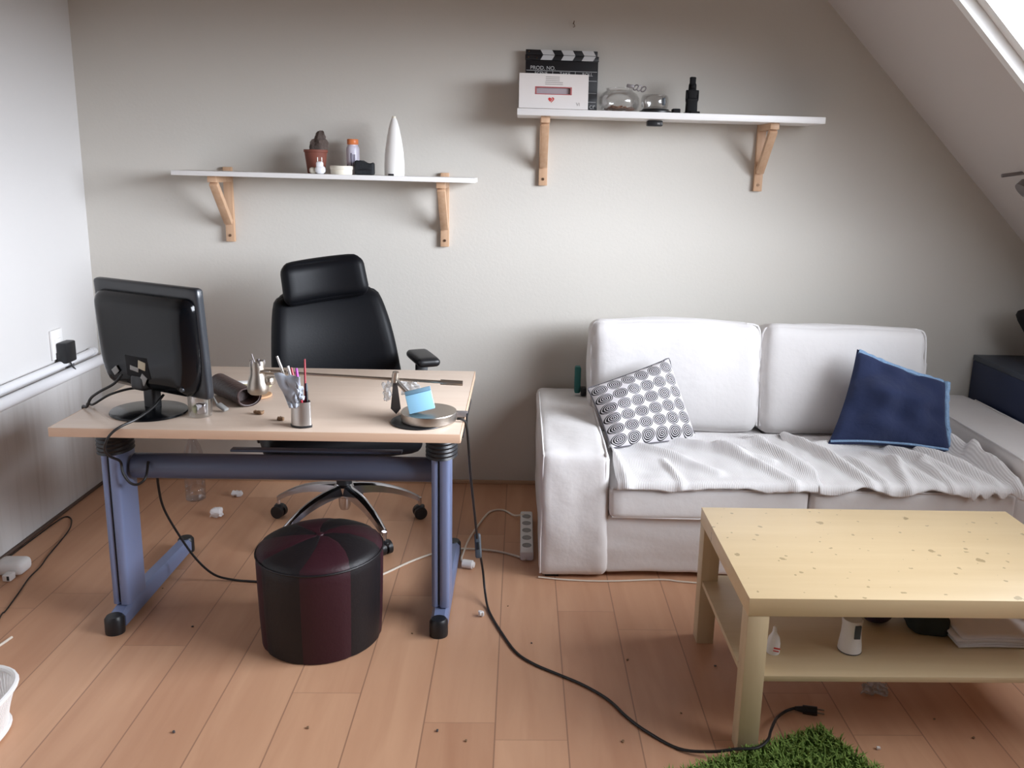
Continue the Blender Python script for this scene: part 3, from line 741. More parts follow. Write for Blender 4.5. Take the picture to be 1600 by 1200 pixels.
pen('pen', 'short red pen low at the cup front right', (-.632, 2.378, ZD + .012), (-.637, 2.374, ZD + .098), .0042, M['pen_red'])
def crumple(cs, amp, fr, seed):
    def fn(u, v):
        p = (cs[0].lerp(cs[1], u)).lerp(cs[3].lerp(cs[2], u), v)
        q = Vector((u * fr, v * fr, seed))
        return tuple(p + amp * Vector((noise.noise(q) * .5, noise.noise(q + Vector((9, 0, 0))), noise.noise(q + Vector((0, 7, 0))) * .6)))
    return fn
V = Vector
cs = [V((-.715, 2.385, ZD + .165)), V((-.634, 2.360, ZD + .16)), V((-.640, 2.36, ZD + .066)), V((-.668, 2.362, ZD + .062))]
b = MB().grid(crumple(cs, .011, 3.2, 1.3), 14, 16)
cs = [V((-.715, 2.40, ZD + .15)), V((-.69, 2.38, ZD + .155)), V((-.655, 2.365, ZD + .095)), V((-.672, 2.37, ZD + .1))]
b.grid(crumple(cs, .009, 3, 5.3), 8, 10)
cs = [V((-.650, 2.362, ZD + .15)), V((-.630, 2.37, ZD + .12)), V((-.626, 2.365, ZD + .09)), V((-.648, 2.358, ZD + .08))]
b.grid(crumple(cs, .012, 4, 8.3), 8, 10)
tag(b.build('plastic_bag', M['film_grey'], solid=.0008, angle=25), 'crumpled grey plastic bag stuffed in the front of the pen cup', 'plastic bag')

# ------------------------------------------------------------------ desk lamp
t = thing('desk_lamp', 'nickel desk lamp with long horizontal arm and round base', 'lamp', (-.277, 2.455, ZD))
MB().lathe([(.0, .004), (.083, .004), (.085, .007), (.085, .031), (.0842, .033), (0, .033)], (-.272, 2.462, ZD), 48).build('base', M['nickel'], t, 20)
MB().lathe([(.088, .0005), (.089, .002), (.088, .004), (0, .004)], (-.298, 2.452, ZD), 40).build('base_pad', M['black'], t)
ZK = ZD + .117
MB().bar((-.300, 2.50, ZD + .03), (-.378, 2.50, ZK), .016, .01, .002).build('stem', M['nickel'], t)
MB().cyl((-.385, 2.50, ZK - .018), (-.377, 2.495, ZK + .028), .011, .010, n=18).build('knuckle', M['brass_nickel'], t)
rodA, rodB = V((-.765, 2.50, .8665)), V((-.172, 2.50, .8415))
def rp(s): return rodA.lerp(rodB, s)
MB().cyl(rp(0), rp(1), .0048, n=14).build('arm_rod', M['brass_nickel'], t)
MB().cyl(rp(.885), rp(1), .0085, n=16).build('counterweight', M['brass_nickel'], t)
MB().cyl(rp(-.03), rp(.09), .0082, n=16).build('arm_sleeve', M['brass_nickel'], t)
# head: waisted shade pointing down
hd = MB().lathe([(.016, .058), (.019, .062), (.022, .055), (.0215, .04), (.0225, .022), (.030, -.004), (.033, -.02), (.031, -.034), (.024, -.041), (.022, -.036)], (-.800, 2.50, .838), 32)
head = hd.build('lamp_head', M['brass_nickel'], t)
for k in range(5):
    a = 2 * math.pi * k / 5 + .4
    MB().cyl((-.800 + .0195 * math.cos(a), 2.5 + .0195 * math.sin(a), .888), (-.800 + .0195 * math.cos(a), 2.5 + .0195 * math.sin(a), .902), .0042, n=10).build('vent_post', M['spot_metal'], head)
MB().tube([(-.803, 2.50, .885), (-.812, 2.5, .91), (-.815, 2.5, .922)], .0018).build('head_wire', M['spot_metal'], head)
MB().tube([(-.795, 2.488, .862), (-.782, 2.486, .870), (-.762, 2.492, .867)], .0055).build('head_joint', M['brass_nickel'], head)
MB().lathe([(.004, -.014), (.018, -.01), (.022, 0), (.018, .01), (.004, .012)], (-.764, 2.505, .838), 20, sx=.75).build('bulb_cap', M['brass_nickel'], head)
MB().bar((-.372, 2.488, ZK + .005), (-.327, 2.45, ZD + .088), .008, .004, .001).build('lever', M['steel_cup'], t)
MB().bar((-.327, 2.45, ZD + .088), (-.303, 2.432, ZD + .071), .0105, .007, .002).build('lever_grip', M['chrome'], t)
# dark strap hanging from the knuckle
b = MB().prism([(-.385, ZK - .006), (-.372, ZK - .006), (-.362, ZD + .03), (-.376, ZD + .012), (-.393, ZD + .03)], 'y', 2.487, 2.490)
b.build('hanging_strap', M['strap'], t)
# cord, switch and plug
cord = thing('lamp_cord', 'long black lamp cord from desk across floor to the rug', 'cord', (-.1, 2.5, 0))
pts = [(-.186, 2.455, ZD + .010), (-.172, 2.455, ZD + .009), (-.158, 2.46, ZD - .006), (-.152, 2.475, .66), (-.146, 2.53, .52), (-.136, 2.60, .36), (-.130, 2.65, .255)]
MB().tube(pts, .0040, n=8).build('hanging_run', M['cable'], cord)
pts = [(-.122, 2.70, .175), (-.112, 2.72, .10), (-.104, 2.70, .04), (-.092, 2.64, .0085), (-.076, 2.58, .0045), (-.046, 2.495, .0045), (.008, 2.366, .0045), (.065, 2.30, .0045), (.135, 2.249, .0045), (.21, 2.195, .0045), (.278, 2.126, .0045), (.322, 2.05, .0045), (.369, 1.988, .0045), (.445, 1.919, .0045), (.523, 1.888, .02), (.585, 1.885, .03), (.643, 1.888, .032), (.680, 1.915, .035), (.70, 1.955, .032), (.728, 2.01, .02), (.752, 2.05, .0075), (.785, 2.078, .0055), (.81, 2.086, .008)]
MB().tube(pts, .0042, n=8).build('floor_run', M['cable'], cord)
sw = MB().soft((-.1275, 2.673, .216), (.011, .008, .042), .006, 6, rot=(R(-20), R(-5), 0)).build('inline_switch', M['grey_dev'], cord)
MB().soft((-.128, 2.664, .22), (.006, .003, .012), .002, 4, rot=(R(-20), R(-5), 0)).build('rocker', M['black'], sw)
d_ = V((.81, 2.086, .008)); e_ = V((.868, 2.066, .013)); 
plug = MB().tube([d_, d_.lerp(e_, .35)], .0055, r1=.009, n=12, smooth=False).tube([d_.lerp(e_, .35), e_], .012, r1=.0125, n=14, smooth=False).build('plug', M['black'], cord)
dr = (e_ - d_).normalized(); sd = V((-dr.y, dr.x, 0))
for s in (-.009, .009): MB().cyl(e_ + sd * s, e_ + sd * s + dr * .019, .0023, n=8).build('prong', M['nickel'], plug)
# sticky notes
t = thing('sticky_note_pad', 'light blue block of sticky notes leaning on the lamp base', 'note pad', (-.29, 2.43, ZD + .035))
Tn = Matrix.Translation((-.288, 2.428, ZD + .0415)) @ Matrix.Rotation(R(8), 4, 'Z') @ Matrix.Rotation(R(-13), 4, 'Y') @ Matrix.Rotation(R(-14), 4, 'X')
MB(Tn).box((0, 0, .028), (.078, .034, .056), .002).build('notes', M['note_blue'], t)
MB(Tn).box((0, .004, .0625), (.078, .030, .0125), .001).build('top_edge', M['note_dark'], t)
# clear plastic wrap round the lamp knuckle
cs = [V((-.418, 2.488, ZK - .004)), V((-.388, 2.482, ZK - .002)), V((-.392, 2.482, ZK - .058)), V((-.412, 2.482, ZK - .062))]
b = MB().grid(crumple(cs, .016, 4, 2.1), 10, 12)
cs = [V((-.372, 2.53, ZK + .0)), V((-.318, 2.53, ZK - .012)), V((-.30, 2.52, ZK - .035)), V((-.36, 2.515, ZK - .05))]
b.grid(crumple(cs, .014, 4, 6.1), 12, 10)
tag(b.build('plastic_wrapper', M['film'], solid=.0008, angle=25), 'clear crumpled plastic wrapper caught on the lamp joint', 'wrapper')
# clamp on desk edge
t = thing('edge_hook', 'small black hook over the desk right edge by the lamp', 'hook', (-.166, 2.50, ZD))
MB().box((-.174, 2.50, ZD + .013), (.036, .02, .016), .002).build('hook_arm', M['spot_metal'], t)
MB().box((-.1585, 2.50, ZD - .006), (.006, .02, .05), .002).build('hook_drop', M['black'], t)

# ------------------------------------------------------------------ office chair
CH = V((-.714, 3.28, 0)); YAW = R(22)
Tch = Matrix.Translation(CH) @ Matrix.Rotation(YAW, 4, 'Z')
ch = thing('office_chair', 'black leather high-back swivel chair behind the desk', 'office chair', CH)
MB(Tch).soft((-.035, -.05, .45), (.295, .27, .052), .045, 12, puff=(0, 0, .015)).build('seat', M['leather'], ch)
MB(Tch).box((0, 0, .41), (.2, .22, .035), .01).build('tilt_mechanism', M['black'], ch)
# backrest: tapering shell leaning back
def backf(P, q):
    u, w, z = q
    s = (z + 1) / 2
    P.x *= 1.06 - .30 * s ** 1.8 - .10 * max(0, (.25 - s) / .25) ** 2
    P.y += .055 * (P.x / .26) ** 2 * -1 + .0
    P.y += .02 * math.cos(s * 6.0)
    return P
Tbk = Tch @ Matrix.Translation((.018, .20, .50)) @ Matrix.Rotation(R(-7), 4, 'X') @ Matrix.Rotation(R(-4.0), 4, 'Y')
back = MB(Tbk).soft((0, 0, .235), (.262, .05, .245), .045, 14, puff=(0, .012, 0), fn=backf).build('backrest', M['leather'], ch)
def headf(P, q):
    P.x *= 1.0 - .06 * (q[2] + 1) / 2
    P.y -= .05 * (P.x / .17) ** 2
    return P
Thd = Tch @ Matrix.Translation((-.03, .235, 1.022)) @ Matrix.Rotation(R(-4), 4, 'X') @ Matrix.Rotation(R(-7), 4, 'Y')
MB(Thd).soft((0, -.02, .0), (.176, .048, .086), .042, 12, puff=(0, .01, .006), fn=headf).build('headrest', M['leather'], ch)
MB(Tch).bar((0, .25, .46), (0, .31, .98), .07, .02, .004, up=(0, 1, 0)).build('back_support', M['black'], ch)
for sg in (-1, 1):
    zt = .712 if sg > 0 else .64
    MB(Tch).soft((sg * .335, -.03 + (.02 if sg > 0 else 0), zt), (.047, .105, .016), .015, 8, puff=(0, 0, .006)).build('armrest_pad', M['black'], ch)
    MB(Tch).bar((sg * .325, .0, .44), (sg * .332, .0, zt - .015), .05, .028, .006, up=(0, 1, 0)).build('armrest_post', M['black'], ch)
    MB(Tch).bar((sg * .16, .0, .425), (sg * .335, .0, .425), .05, .02, .004).build('armrest_arm', M['black'], ch)
MB(Tch).cyl((0, 0, .20), (0, 0, .40), .032, n=20).build('gas_cylinder_cover', M['black'], ch)
MB(Tch).lathe([(.018, .085), (.024, .1), (.026, .14), (.04, .15), (.042, .19), (.034, .20)], n=24).build('hub', M['chrome'], ch)
for k, a in enumerate((R(162), R(20), R(-50), R(-127), R(92))):
    d = V((math.cos(a), math.sin(a), 0)); s = V((-d.y, d.x, 0))
    rr = []
    for i in range(8):
        q = i / 7; r = .03 + .285 * q
        zt = .182 - .012 * q - .075 * q ** 2.4; hh = .026 - .012 * q; w = .026 - .012 * q
        c = CH + d * r
        rr.append([tuple(c + s * (w * x) + V((0, 0, zt + hh * z))) for x, z in ((-1, -1), (-.5, -1.15), (.5, -1.15), (1, -1), (.8, .3), (.35, .6), (-.35, .6), (-.8, .3))])
    lg = MB().rings(rr).build('base_leg', M['chrome'], ch)
    c = CH + d * .318
    MB().cyl(c + V((0, 0, .05)), c + V((0, 0, .095)), .008, n=10).build('caster_stem', M['chrome'], lg)
    for o_ in (-.014, .014):
        p = c + s * o_
        MB().cyl(p + V((0, 0, .0285)) - s * .009, p + V((0, 0, .0285)) + s * .009, .0275, n=20).build('caster_wheel', M['black'], lg)
    MB().soft(c + V((0, 0, .046)), (.02, .02, .014), .01, 5).build('caster_hood', M['black'], lg)

# ------------------------------------------------------------------ pouf
pc = (-.62, 2.475)
t = thing('leather_pouf', 'round pouf of black and burgundy leather panels before desk', 'pouf', (pc[0], pc[1], 0))
NP = 8; SEG = 8; off = R(-90 - 5)
prof = [(.182, 0), (.188, .004), (.192, .08), (.195, .18), (.197, .27), (.196, .30), (.190, .313), (.175, .322), (.14, .335), (.09, .345), (.04, .347), (.012, .344), (.002, .343)]
for k in range(NP):
    b = MB(); a0 = off + k * 2 * math.pi / NP
    vs = []; 
    for r, z in prof:
        for j in range(SEG + 1):
            e = j / SEG; a = a0 + e * 2 * math.pi / NP
            if z > .315: a += R(22) * ((.196 - r) / .196)            # swirl of the top wedges
            q = r - (.0022 if j in (0, SEG) else 0) - (.0 if r > .15 else 0)
            vs.append((pc[0] + q * math.cos(a), pc[1] + q * math.sin(a), z - (.0012 if j in (0, SEG) and z > .3 else 0)))
    n = SEG + 1
    fs = [(i * n + j, i * n + j + 1, (i + 1) * n + j + 1, (i + 1) * n + j) for i in range(len(prof) - 1) for j in range(SEG)]
    b.raw(vs, fs).build('leather_panel', M['burgundy'] if k % 2 == 0 else M['stool_black'], t)
pts = [(pc[0] + .1965 * math.cos(a), pc[1] + .1965 * math.sin(a), .3) for a in [i * 2 * math.pi / 48 for i in range(49)]]
MB().tube(pts, .0035, n=6, smooth=False).build('rim_piping', M['stool_black'], t)
MB().lathe([(.181, .0), (.181, .002), (0, .002)], (pc[0], pc[1], .0), 40).build('underside', M['black_matte'], t)
MB().lathe([(.014, .342), (.012, .347), (0, .349)], (pc[0], pc[1], 0), 16).build('top_button', M['burgundy'], t)

# ------------------------------------------------------------------ sofa
AL0, AL1, AR0, AR1 = .085, .338, 1.862, 2.148
SY0, SY1 = 2.852, 3.785
sofa = thing('sofa', 'white two-seat sofa with loose cotton covers against the back wall', 'sofa', (1.1, 3.3, 0))
def wr(amp, fr, seed):
    def fn(P, q):
        n_ = noise.noise_vector(Vector((P.x * fr, P.y * fr, P.z * fr + seed)))
        return P + n_ * amp
    return fn
def armf(seed):
    def fn(P, q):
        s = (P.z + .25) / .5
        P.y -= .0
        P.x += .01 * (1 - s) * (1 if seed == 1 else -1)
        n_ = noise.noise_vector(Vector((P.x * 7, P.y * 5, P.z * 7 + seed)))
        P += n_ * .007 + noise.noise_vector(Vector((P.x * 18, P.y * 6, P.z * 16 + seed))) * .003
        if P.z < -.2: P.z = max(P.z, -.243)
        return P
    return fn
for x0, x1, sd_ in ((AL0, AL1, 1), (AR0, AR1, 2)):
    arm = MB().soft(((x0 + x1) / 2, (SY0 + SY1) / 2, .2515), ((x1 - x0) / 2, (SY1 - SY0) / 2, .2435), .03, 16, puff=(.0, .006, .006), fn=armf(sd_)).build('armrest', M['sofa'], sofa)
    # piping round the front face
    for xs_ in (x0 + .011, x1 - .011):
        k = 1 if xs_ < (x0 + x1) / 2 else -1
        MB().tube([(xs_, SY0 + .008, .02), (xs_ - .002 * k, SY0 + .008, .15), (xs_ + .002 * k, SY0 + .008, .30), (xs_, SY0 + .006, .42), (xs_ + .0015 * k, SY0 + .01, .475), (xs_, SY0 + .03, .492), (xs_, SY0 + .25, .4945), (xs_, SY1 - .1, .4945)], .0038, n=6).build('piping', M['piping'], arm)
MB().soft(((AL1 + AR0) / 2, 3.31, .135), ((AR0 - AL1) / 2 + .004, .445, .118), .015, 20, fn=lambda P, q: P + noise.noise_vector(Vector((P.x * 4, P.y * 6, P.z * 9))) * .008 + noise.noise_vector(Vector((P.x * 9 + P.z * 12, 2, P.z * 22 - P.x * 6))) * .004).build('base', M['sofa'], sofa)
MB().soft(((AL1 + AR0) / 2, 3.70, .36), ((AR0 - AL1) / 2 + .004, .085, .345), .04, 10, fn=wr(.004, 6, 4)).build('back_frame', M['sofa'], sofa)
for (x, y) in ((.14, 2.9), (.14, 3.73), (2.08, 2.9), (2.08, 3.73)):
    MB().box((x, y, .006), (.05, .05, .012)).build('foot', M['black_matte'], sofa)
XM = 1.083
def seatz(x, y): return .372 + .022 * min(1, max(0, (y - 2.86) / .2))
for x0, x1, s_ in ((AL1 + .004, XM - .003, 5), (XM + .003, AR0 - .004, 6)):
    def sf(P, q, s_=s_):
        n_ = noise.noise_vector(Vector((P.x * 5, P.y * 5, P.z * 8 + s_)))
        P += n_ * .004
        if q[2] > 0: P.z += .018 * min(1, max(0, (P.y + .22) / .2)) * q[2]
        return P
    yc = (2.832 + 3.60) / 2
    cu = MB().soft(((x0 + x1) / 2, yc, .3105), ((x1 - x0) / 2, (3.60 - 2.832) / 2, .061), .022, 14, puff=(0, .004, .006), fn=sf).build('seat_cushion', M['sofa'], sofa)
    MB().tube([(x0 + .012, 2.842, .256), ((x0 + x1) / 2, 2.834, .255), (x1 - .012, 2.842, .256)], .0035, n=6).build('piping', M['piping'], cu)
    MB().tube([(x0 + .012, 2.842, .366), ((x0 + x1) / 2, 2.834, .368), (x1 - .012, 2.842, .366)], .0035, n=6).build('piping', M['piping'], cu)
for x0, x1, zt, s_ in ((.312, 1.043, .872, 7), (1.052, 1.772, .862, 8)):
    def bf(P, q, s_=s_):
        n_ = noise.noise_vector(Vector((P.x * 4.5, P.y * 5, P.z * 4.5 + s_)))
        P += n_ * .010
        # pillowy top with a little sag and creases near the sides
        P.z += .006 * math.sin((P.x + .1) * 7 + s_) * max(0, q[2]) 
        if q[1] < 0: P.y += .007 * math.sin(P.z * 60 + 8 * abs(q[0])) * max(0, abs(q[0]) - .72) / .28
        return P
    rx = Matrix.Rotation(R(-9), 4, 'X')
    Tk = Matrix.Translation(((x0 + x1) / 2, 3.455, .395)) @ rx
    hz = (zt - .395) / 2 / math.cos(R(9))
    cu = MB(Tk).soft((0, .05, hz), ((x1 - x0) / 2, .10, hz), .042, 18, puff=(.006, .03, .004), fn=bf).build('back_cushion', M['sofa'], sofa)
    hw = (x1 - x0) / 2 + .001
    for yy in (-.024,):
        MB(Tk).tube([(-hw + .004, yy, .03), (-hw + .001, yy, hz * .8), (-hw, yy, 2 * hz - .08), (-hw + .008, yy, 2 * hz - .028), (-hw + .026, yy + .001, 2 * hz - .013), (-hw + .06, yy + .006, 2 * hz - .009)], .004, n=6).build('piping', M['piping'], cu)
        MB(Tk).tube([(hw - .06, yy + .006, 2 * hz - .009), (hw - .026, yy + .001, 2 * hz - .013), (hw - .008, yy, 2 * hz - .028), (hw, yy, 2 * hz - .08), (hw - .001, yy, hz * .8), (hw - .004, yy, .03)], .004, n=6).build('piping', M['piping'], cu)

# throws over the seats
def throw_mat():
    m, nt, b = new_mat('white_ribbed_throw'); N, L = nt.nodes, nt.links
    b.inputs['Base Color'].default_value = lin((230, 228, 228)); b.inputs['Roughness'].default_value = .95
    b.inputs['Sheen Weight'].default_value = .2
    uv = N.new('ShaderNodeTexCoord'); w = N.new('ShaderNodeTexWave'); w.inputs['Scale'].default_value = 38; w.inputs['Distortion'].default_value = .3
    w.bands_direction = 'X'
    L.new(uv.outputs['UV'], w.inputs['Vector'])
    bp = N.new('ShaderNodeBump'); bp.inputs['Strength'].default_value = .35; bp.inputs['Distance'].default_value = .003
    L.new(w.outputs['Fac'], bp.inputs['Height']); L.new(bp.outputs[0], b.inputs['Normal'])
    return m
M['throw'] = throw_mat()
def seg_dist(p, a, b_):
    ab = b_ - a; t_ = max(0, min(1, (p - a).dot(ab) / ab.dot(ab)))
    return (p - (a + ab * t_)).length, t_
def throw(label, corners, ridges, drop, seed, zoff=0):
    """corners: back-left, back-right, front-right, front-left in plan; ridges: folds ((x,y),(x,y),height,width)"""
    c = [V((a, b_)) for a, b_ in corners]
    def fn(u, v):
        back = c[0].lerp(c[1], u); front = c[3].lerp(c[2], u)
        j = .014 * noise.noise(V((u * 6, seed, 0))) + .007 * noise.noise(V((u * 17, seed, 2)))
        dr = drop(u) + j
        L_ = back.y - 2.836
        front_y = min(front.y, 2.836)
        s = v * (L_ + dr + (2.836 - front.y if front.y > 2.836 else 0) * 0)
        tot = L_ + dr
        y = back.y - s
        x = back.x + (front.x - back.x) * (s / tot) + .012 * noise.noise(V((u * 3, v * 4, seed + 5)))
        hang = 0
        if front.y > 2.836:      # edge stays on the seat
            y = back.y + (front.y + j - back.y) * v
        elif y < 2.836:
            hang = 2.836 - y
            y = 2.836 - min(.010, hang * .5) - .004
        p = V((x, back.y - min(s, L_) if front.y <= 2.836 else y))
        z = seatz(x, y) + .020 + zoff
        h = 0
        for a, b_, hh, ww in ridges:
            d, t_ = seg_dist(p, V(a), V(b_))
            h += 1.5 * hh * math.exp(-(d / (ww * .75)) ** 2) * (.5 + .5 * math.sin(math.pi * min(1, max(0, t_)) * .9 + .3))
        h += .006 * (noise.noise(V((x * 14, y * 14, seed))) + .6)
        if hang:
            y -= h * .8 + .002
            z = seatz(x, y) + .020 + zoff - max(0, hang - .006) + .3 * h
        else: z += max(0, h)
        return (x, y, z)
    b = MB().grid(fn, 110, 80, uv=True)
    o = b.build('throw_blanket', M['throw'], solid=.005, angle=60)
    return tag(o, label, 'throw')
throw('white ribbed throw spread over the left sofa seat',
      [(.37, 3.335), (1.13, 3.34), (1.12, 2.8), (.36, 2.8)],
      [((.42, 3.2), (.75, 2.9), .016, .03), ((.5, 3.3), (1.0, 3.18), .018, .035), ((.62, 3.22), (.98, 3.0), .020, .03), ((.80, 3.12), (1.02, 2.84), .018, .028), ((.36, 3.1), (.40, 2.84), .022, .025), ((.95, 3.25), (1.12, 2.9), .02, .04), ((.56, 3.0), (.60, 2.83), .012, .02)],
      lambda u: .022 + .018 * math.sin(u * 5 + .3) ** 2, 1.7, .004)
throw('white ribbed throw crumpled over the right sofa seat',
      [(1.10, 3.33), (1.77, 3.32), (1.858, 2.8), (1.105, 2.8)],
      [((1.12, 3.30), (1.30, 2.84), .026, .03), ((1.22, 3.2), (1.5, 3.22), .018, .04), ((1.5, 3.15), (1.68, 2.85), .026, .028), ((1.6, 3.12), (1.77, 2.86), .030, .026), ((1.4, 3.1), (1.55, 2.84), .018, .03), ((1.3, 3.05), (1.36, 2.83), .015, .025), ((1.70, 3.3), (1.80, 3.05), .05, .035), ((1.79, 3.06), (1.845, 2.84), .045, .026), ((1.56, 3.0), (1.60, 2.83), .022, .022), ((1.46, 3.02), (1.44, 2.83), .016, .025)],
      lambda u: .016 + .026 * math.sin(u * 9 + 1.2) ** 2 + .02 * (u > .75) * math.sin(u * 40) ** 2, 4.1, .001)

# patterned cushion
def ring_mat():
    m, nt, b = new_mat('concentric_ring_print'); N, L = nt.nodes, nt.links
    tc = N.new('ShaderNodeTexCoord'); mp = N.new('ShaderNodeMapping'); mp.inputs['Scale'].default_value = (6.2, 6.2, 0); L.new(tc.outputs['UV'], mp.inputs[0])
    fr = N.new('ShaderNodeVectorMath'); fr.operation = 'FRACTION'; L.new(mp.outputs[0], fr.inputs[0])
    sb = N.new('ShaderNodeVectorMath'); sb.operation = 'SUBTRACT'; sb.inputs[1].default_value = (.5, .5, 0); L.new(fr.outputs[0], sb.inputs[0])
    ln = N.new('ShaderNodeVectorMath'); ln.operation = 'LENGTH'; L.new(sb.outputs[0], ln.inputs[0])
    m1 = N.new('ShaderNodeMath'); m1.operation = 'MULTIPLY'; m1.inputs[1].default_value = 8.0; L.new(ln.outputs['Value'], m1.inputs[0])
    f_ = N.new('ShaderNodeMath'); f_.operation = 'FRACT'; L.new(m1.outputs[0], f_.inputs[0])
    g = N.new('ShaderNodeMath'); g.operation = 'GREATER_THAN'; g.inputs[1].default_value = .37; L.new(f_.outputs[0], g.inputs[0])
    ins = N.new('ShaderNodeMath'); ins.operation = 'LESS_THAN'; ins.inputs[1].default_value = .478; L.new(ln.outputs['Value'], ins.inputs[0])
    an = N.new('ShaderNodeMath'); an.operation = 'MULTIPLY'; L.new(g.outputs[0], an.inputs[0]); L.new(ins.outputs[0], an.inputs[1])
    mx = N.new('ShaderNodeMix'); mx.data_type = 'RGBA'; mx.inputs['A'].default_value = lin((222, 219, 222)); mx.inputs['B'].default_value = lin((20, 20, 25))
    L.new(an.outputs[0], mx.inputs['Factor']); L.new(mx.outputs['Result'], b.inputs['Base Color'])
    b.inputs['Roughness'].default_value = .9
    return m
def pillow(mb, c4, thick, seed, pinch=.06, wr_=.006, side=1, nu=36):
    BL, BR, TR, TL = c4
    nrm = ((BR - BL).cross(TL - BL)).normalized()       # outwards, to the room
    def P(u, v, s):
        # edges curve inwards between the corners
        iu = u + pinch * (.5 - u) * 4 * v * (1 - v) * .5; iv = v + pinch * (.5 - v) * 4 * u * (1 - u) * .5
        p = (BL.lerp(BR, iu)).lerp(TL.lerp(TR, iu), iv)
        e = (1 - (2 * u - 1) ** 4) * (1 - (2 * v - 1) ** 4)
        h = thick * e ** .6
        n_ = noise.noise(V((u * 4, v * 4, seed + s))) * wr_ * e ** .5 * 2
        return tuple(p + nrm * s * (h + n_ + .0005))
    mb.grid(lambda u, v: P(u, v, 1), nu, nu, uv=True)
    mb.grid(lambda u, v: P(u, v, -1), nu, nu, uv=True)
    return P
t = thing('scatter_cushion', 'black and white ring-patterned cushion leaning on the left armrest', 'cushion', (.5, 3.2, .43))
b = MB(); c4 = [V((.372, 3.105, .43)), V((.738, 3.245, .428)), V((.622, 3.345, .742)), V((.283, 3.25, .632))]
PF = pillow(b, c4, .058, 2.0, .05)
b.build('cushion_cover', ring_mat(), t, 60)
edge = [PF(i / 12, 0, 0) for i in range(13)] + [PF(1, i / 12, 0) for i in range(1, 13)] + [PF(1 - i / 12, 1, 0) for i in range(1, 13)] + [PF(0, 1 - i / 12, 0) for i in range(1, 13)]
MB().tube(edge, .003, n=6, sub=2).build('edge_seam', mat('black_white_edge', (96, 94, 100), .9, var=.6, vscale=200), t)
t = thing('scatter_cushion', 'navy cushion with frayed light blue edging on the right seat', 'cushion', (1.5, 3.2, .43))
b = MB(); c4 = [V((1.262, 3.185, .432)), V((1.748, 3.13, .424)), V((1.770, 3.275, .680)), V((1.405, 3.335, .800))]
PF = pillow(b, c4, .05, 6.0, .13, .02)
b.build('cushion_cover', M['navy'], t, 60)
def fringe(es, seed, rad=.0105):
    rr = []
    b = MB(); n = len(es)
    pts = [V(e) + V((noise.noise(V((i * .9, seed, 0))), 0, noise.noise(V((i * .9, seed, 4))))) * .006 for i, e in enumerate(es)]
    b.tube(pts, rad, n=7, sub=3)
    return b
fringe([PF(.02 + i / 20 * .98, .985, .35) for i in range(20)], 1).build('frayed_edge', M['ltblue'], t)
fringe([PF(1.0, 1 - i / 20, .0) for i in range(21)], 2, .0155).build('frayed_edge', M['ltblue'], t)
b2 = MB().tube([V(PF(.01 + i / 20 * .96, .035, 1.02)) for i in range(21)], .005, n=6, sub=2); b2.build('frayed_edge', M['ltblue'], t)

# teal object behind the arm
t = thing('teal_bottle', 'teal bottle half hidden between back cushion and left armrest', 'bottle', (.288, 3.79, .495))
MB().soft((.268, 3.64, .57), (.014, .02, .062), .008, 6).build('bottle_body', M['teal'], t)
MB().box((.295, 3.62, .52), (.026, .03, .04), .004).build('dark_cap', M['black'], t)

# ------------------------------------------------------------------ chest and black thing at the right edge
t = thing('storage_chest', 'dark blue chest standing right of the sofa', 'chest', (2.42, 3.56, 0))
MB().box((2.43, 3.563, .331), (.53, .47, .662), .004).build('chest_body', M['chest'], t)
MB().box((2.43, 3.563, .675), (.532, .472, .026), .003).build('lid', mat('slate_blue_lid', (62, 70, 84), .45), t)
MB().box((2.425, 3.325, .34), (.44, .006, .5), .002).build('front_panel', M['chest'], t)
t = thing('black_stand', 'black round-shouldered object on the blue chest, cut by the frame', 'ornament', (2.36, 3.52, .69))
MB().lathe([(.07, 0), (.075, .006), (.06, .02), (.05, .05), (.062, .1), (.10, .16), (.125, .2), (.135, .225), (.13, .24), (.11, .25), (0, .252)], (2.345, 3.55, .6885), 36).build('body', M['black_matte'], t)
MB().lathe([(.02, .25), (.022, .26), (.015, .268), (0, .27)], (2.345, 3.55, .6885), 18).build('knob', M['black'], t)

# spot lamp on the sloped ceiling
t = thing('ceiling_spotlight', 'grey spotlight with a thin rod on the sloping ceiling', 'spotlight', sl(2.06, 3.4))
n_ = V((-S2, 0, -S2))
base = V(sl(2.075, 3.40))
MB().cyl(base, base + n_ * .03, .045, n=24).build('mounting_rose', M['spot_metal'], t)
A = V((1.955, 3.40, 1.512)); B_ = V((2.11, 3.37, 1.545))
A = V((1.94, 3.38, 1.520)); B_ = V((2.09, 3.36, 1.545))
MB().cyl(A, B_, .0075, n=14).build('rod', M['spot_metal'], t)
MB().cyl(base + n_ * .02, B_, .012, n=14).build('swivel', M['spot_metal'], t)
MB().lathe([(.018, .04), (.03, .02), (.046, -.02), (.05, -.04), (.047, -.04), (.03, .01)], (2.085, 3.36, 1.465), 28).build('frosted_shade', M['frost'], t)

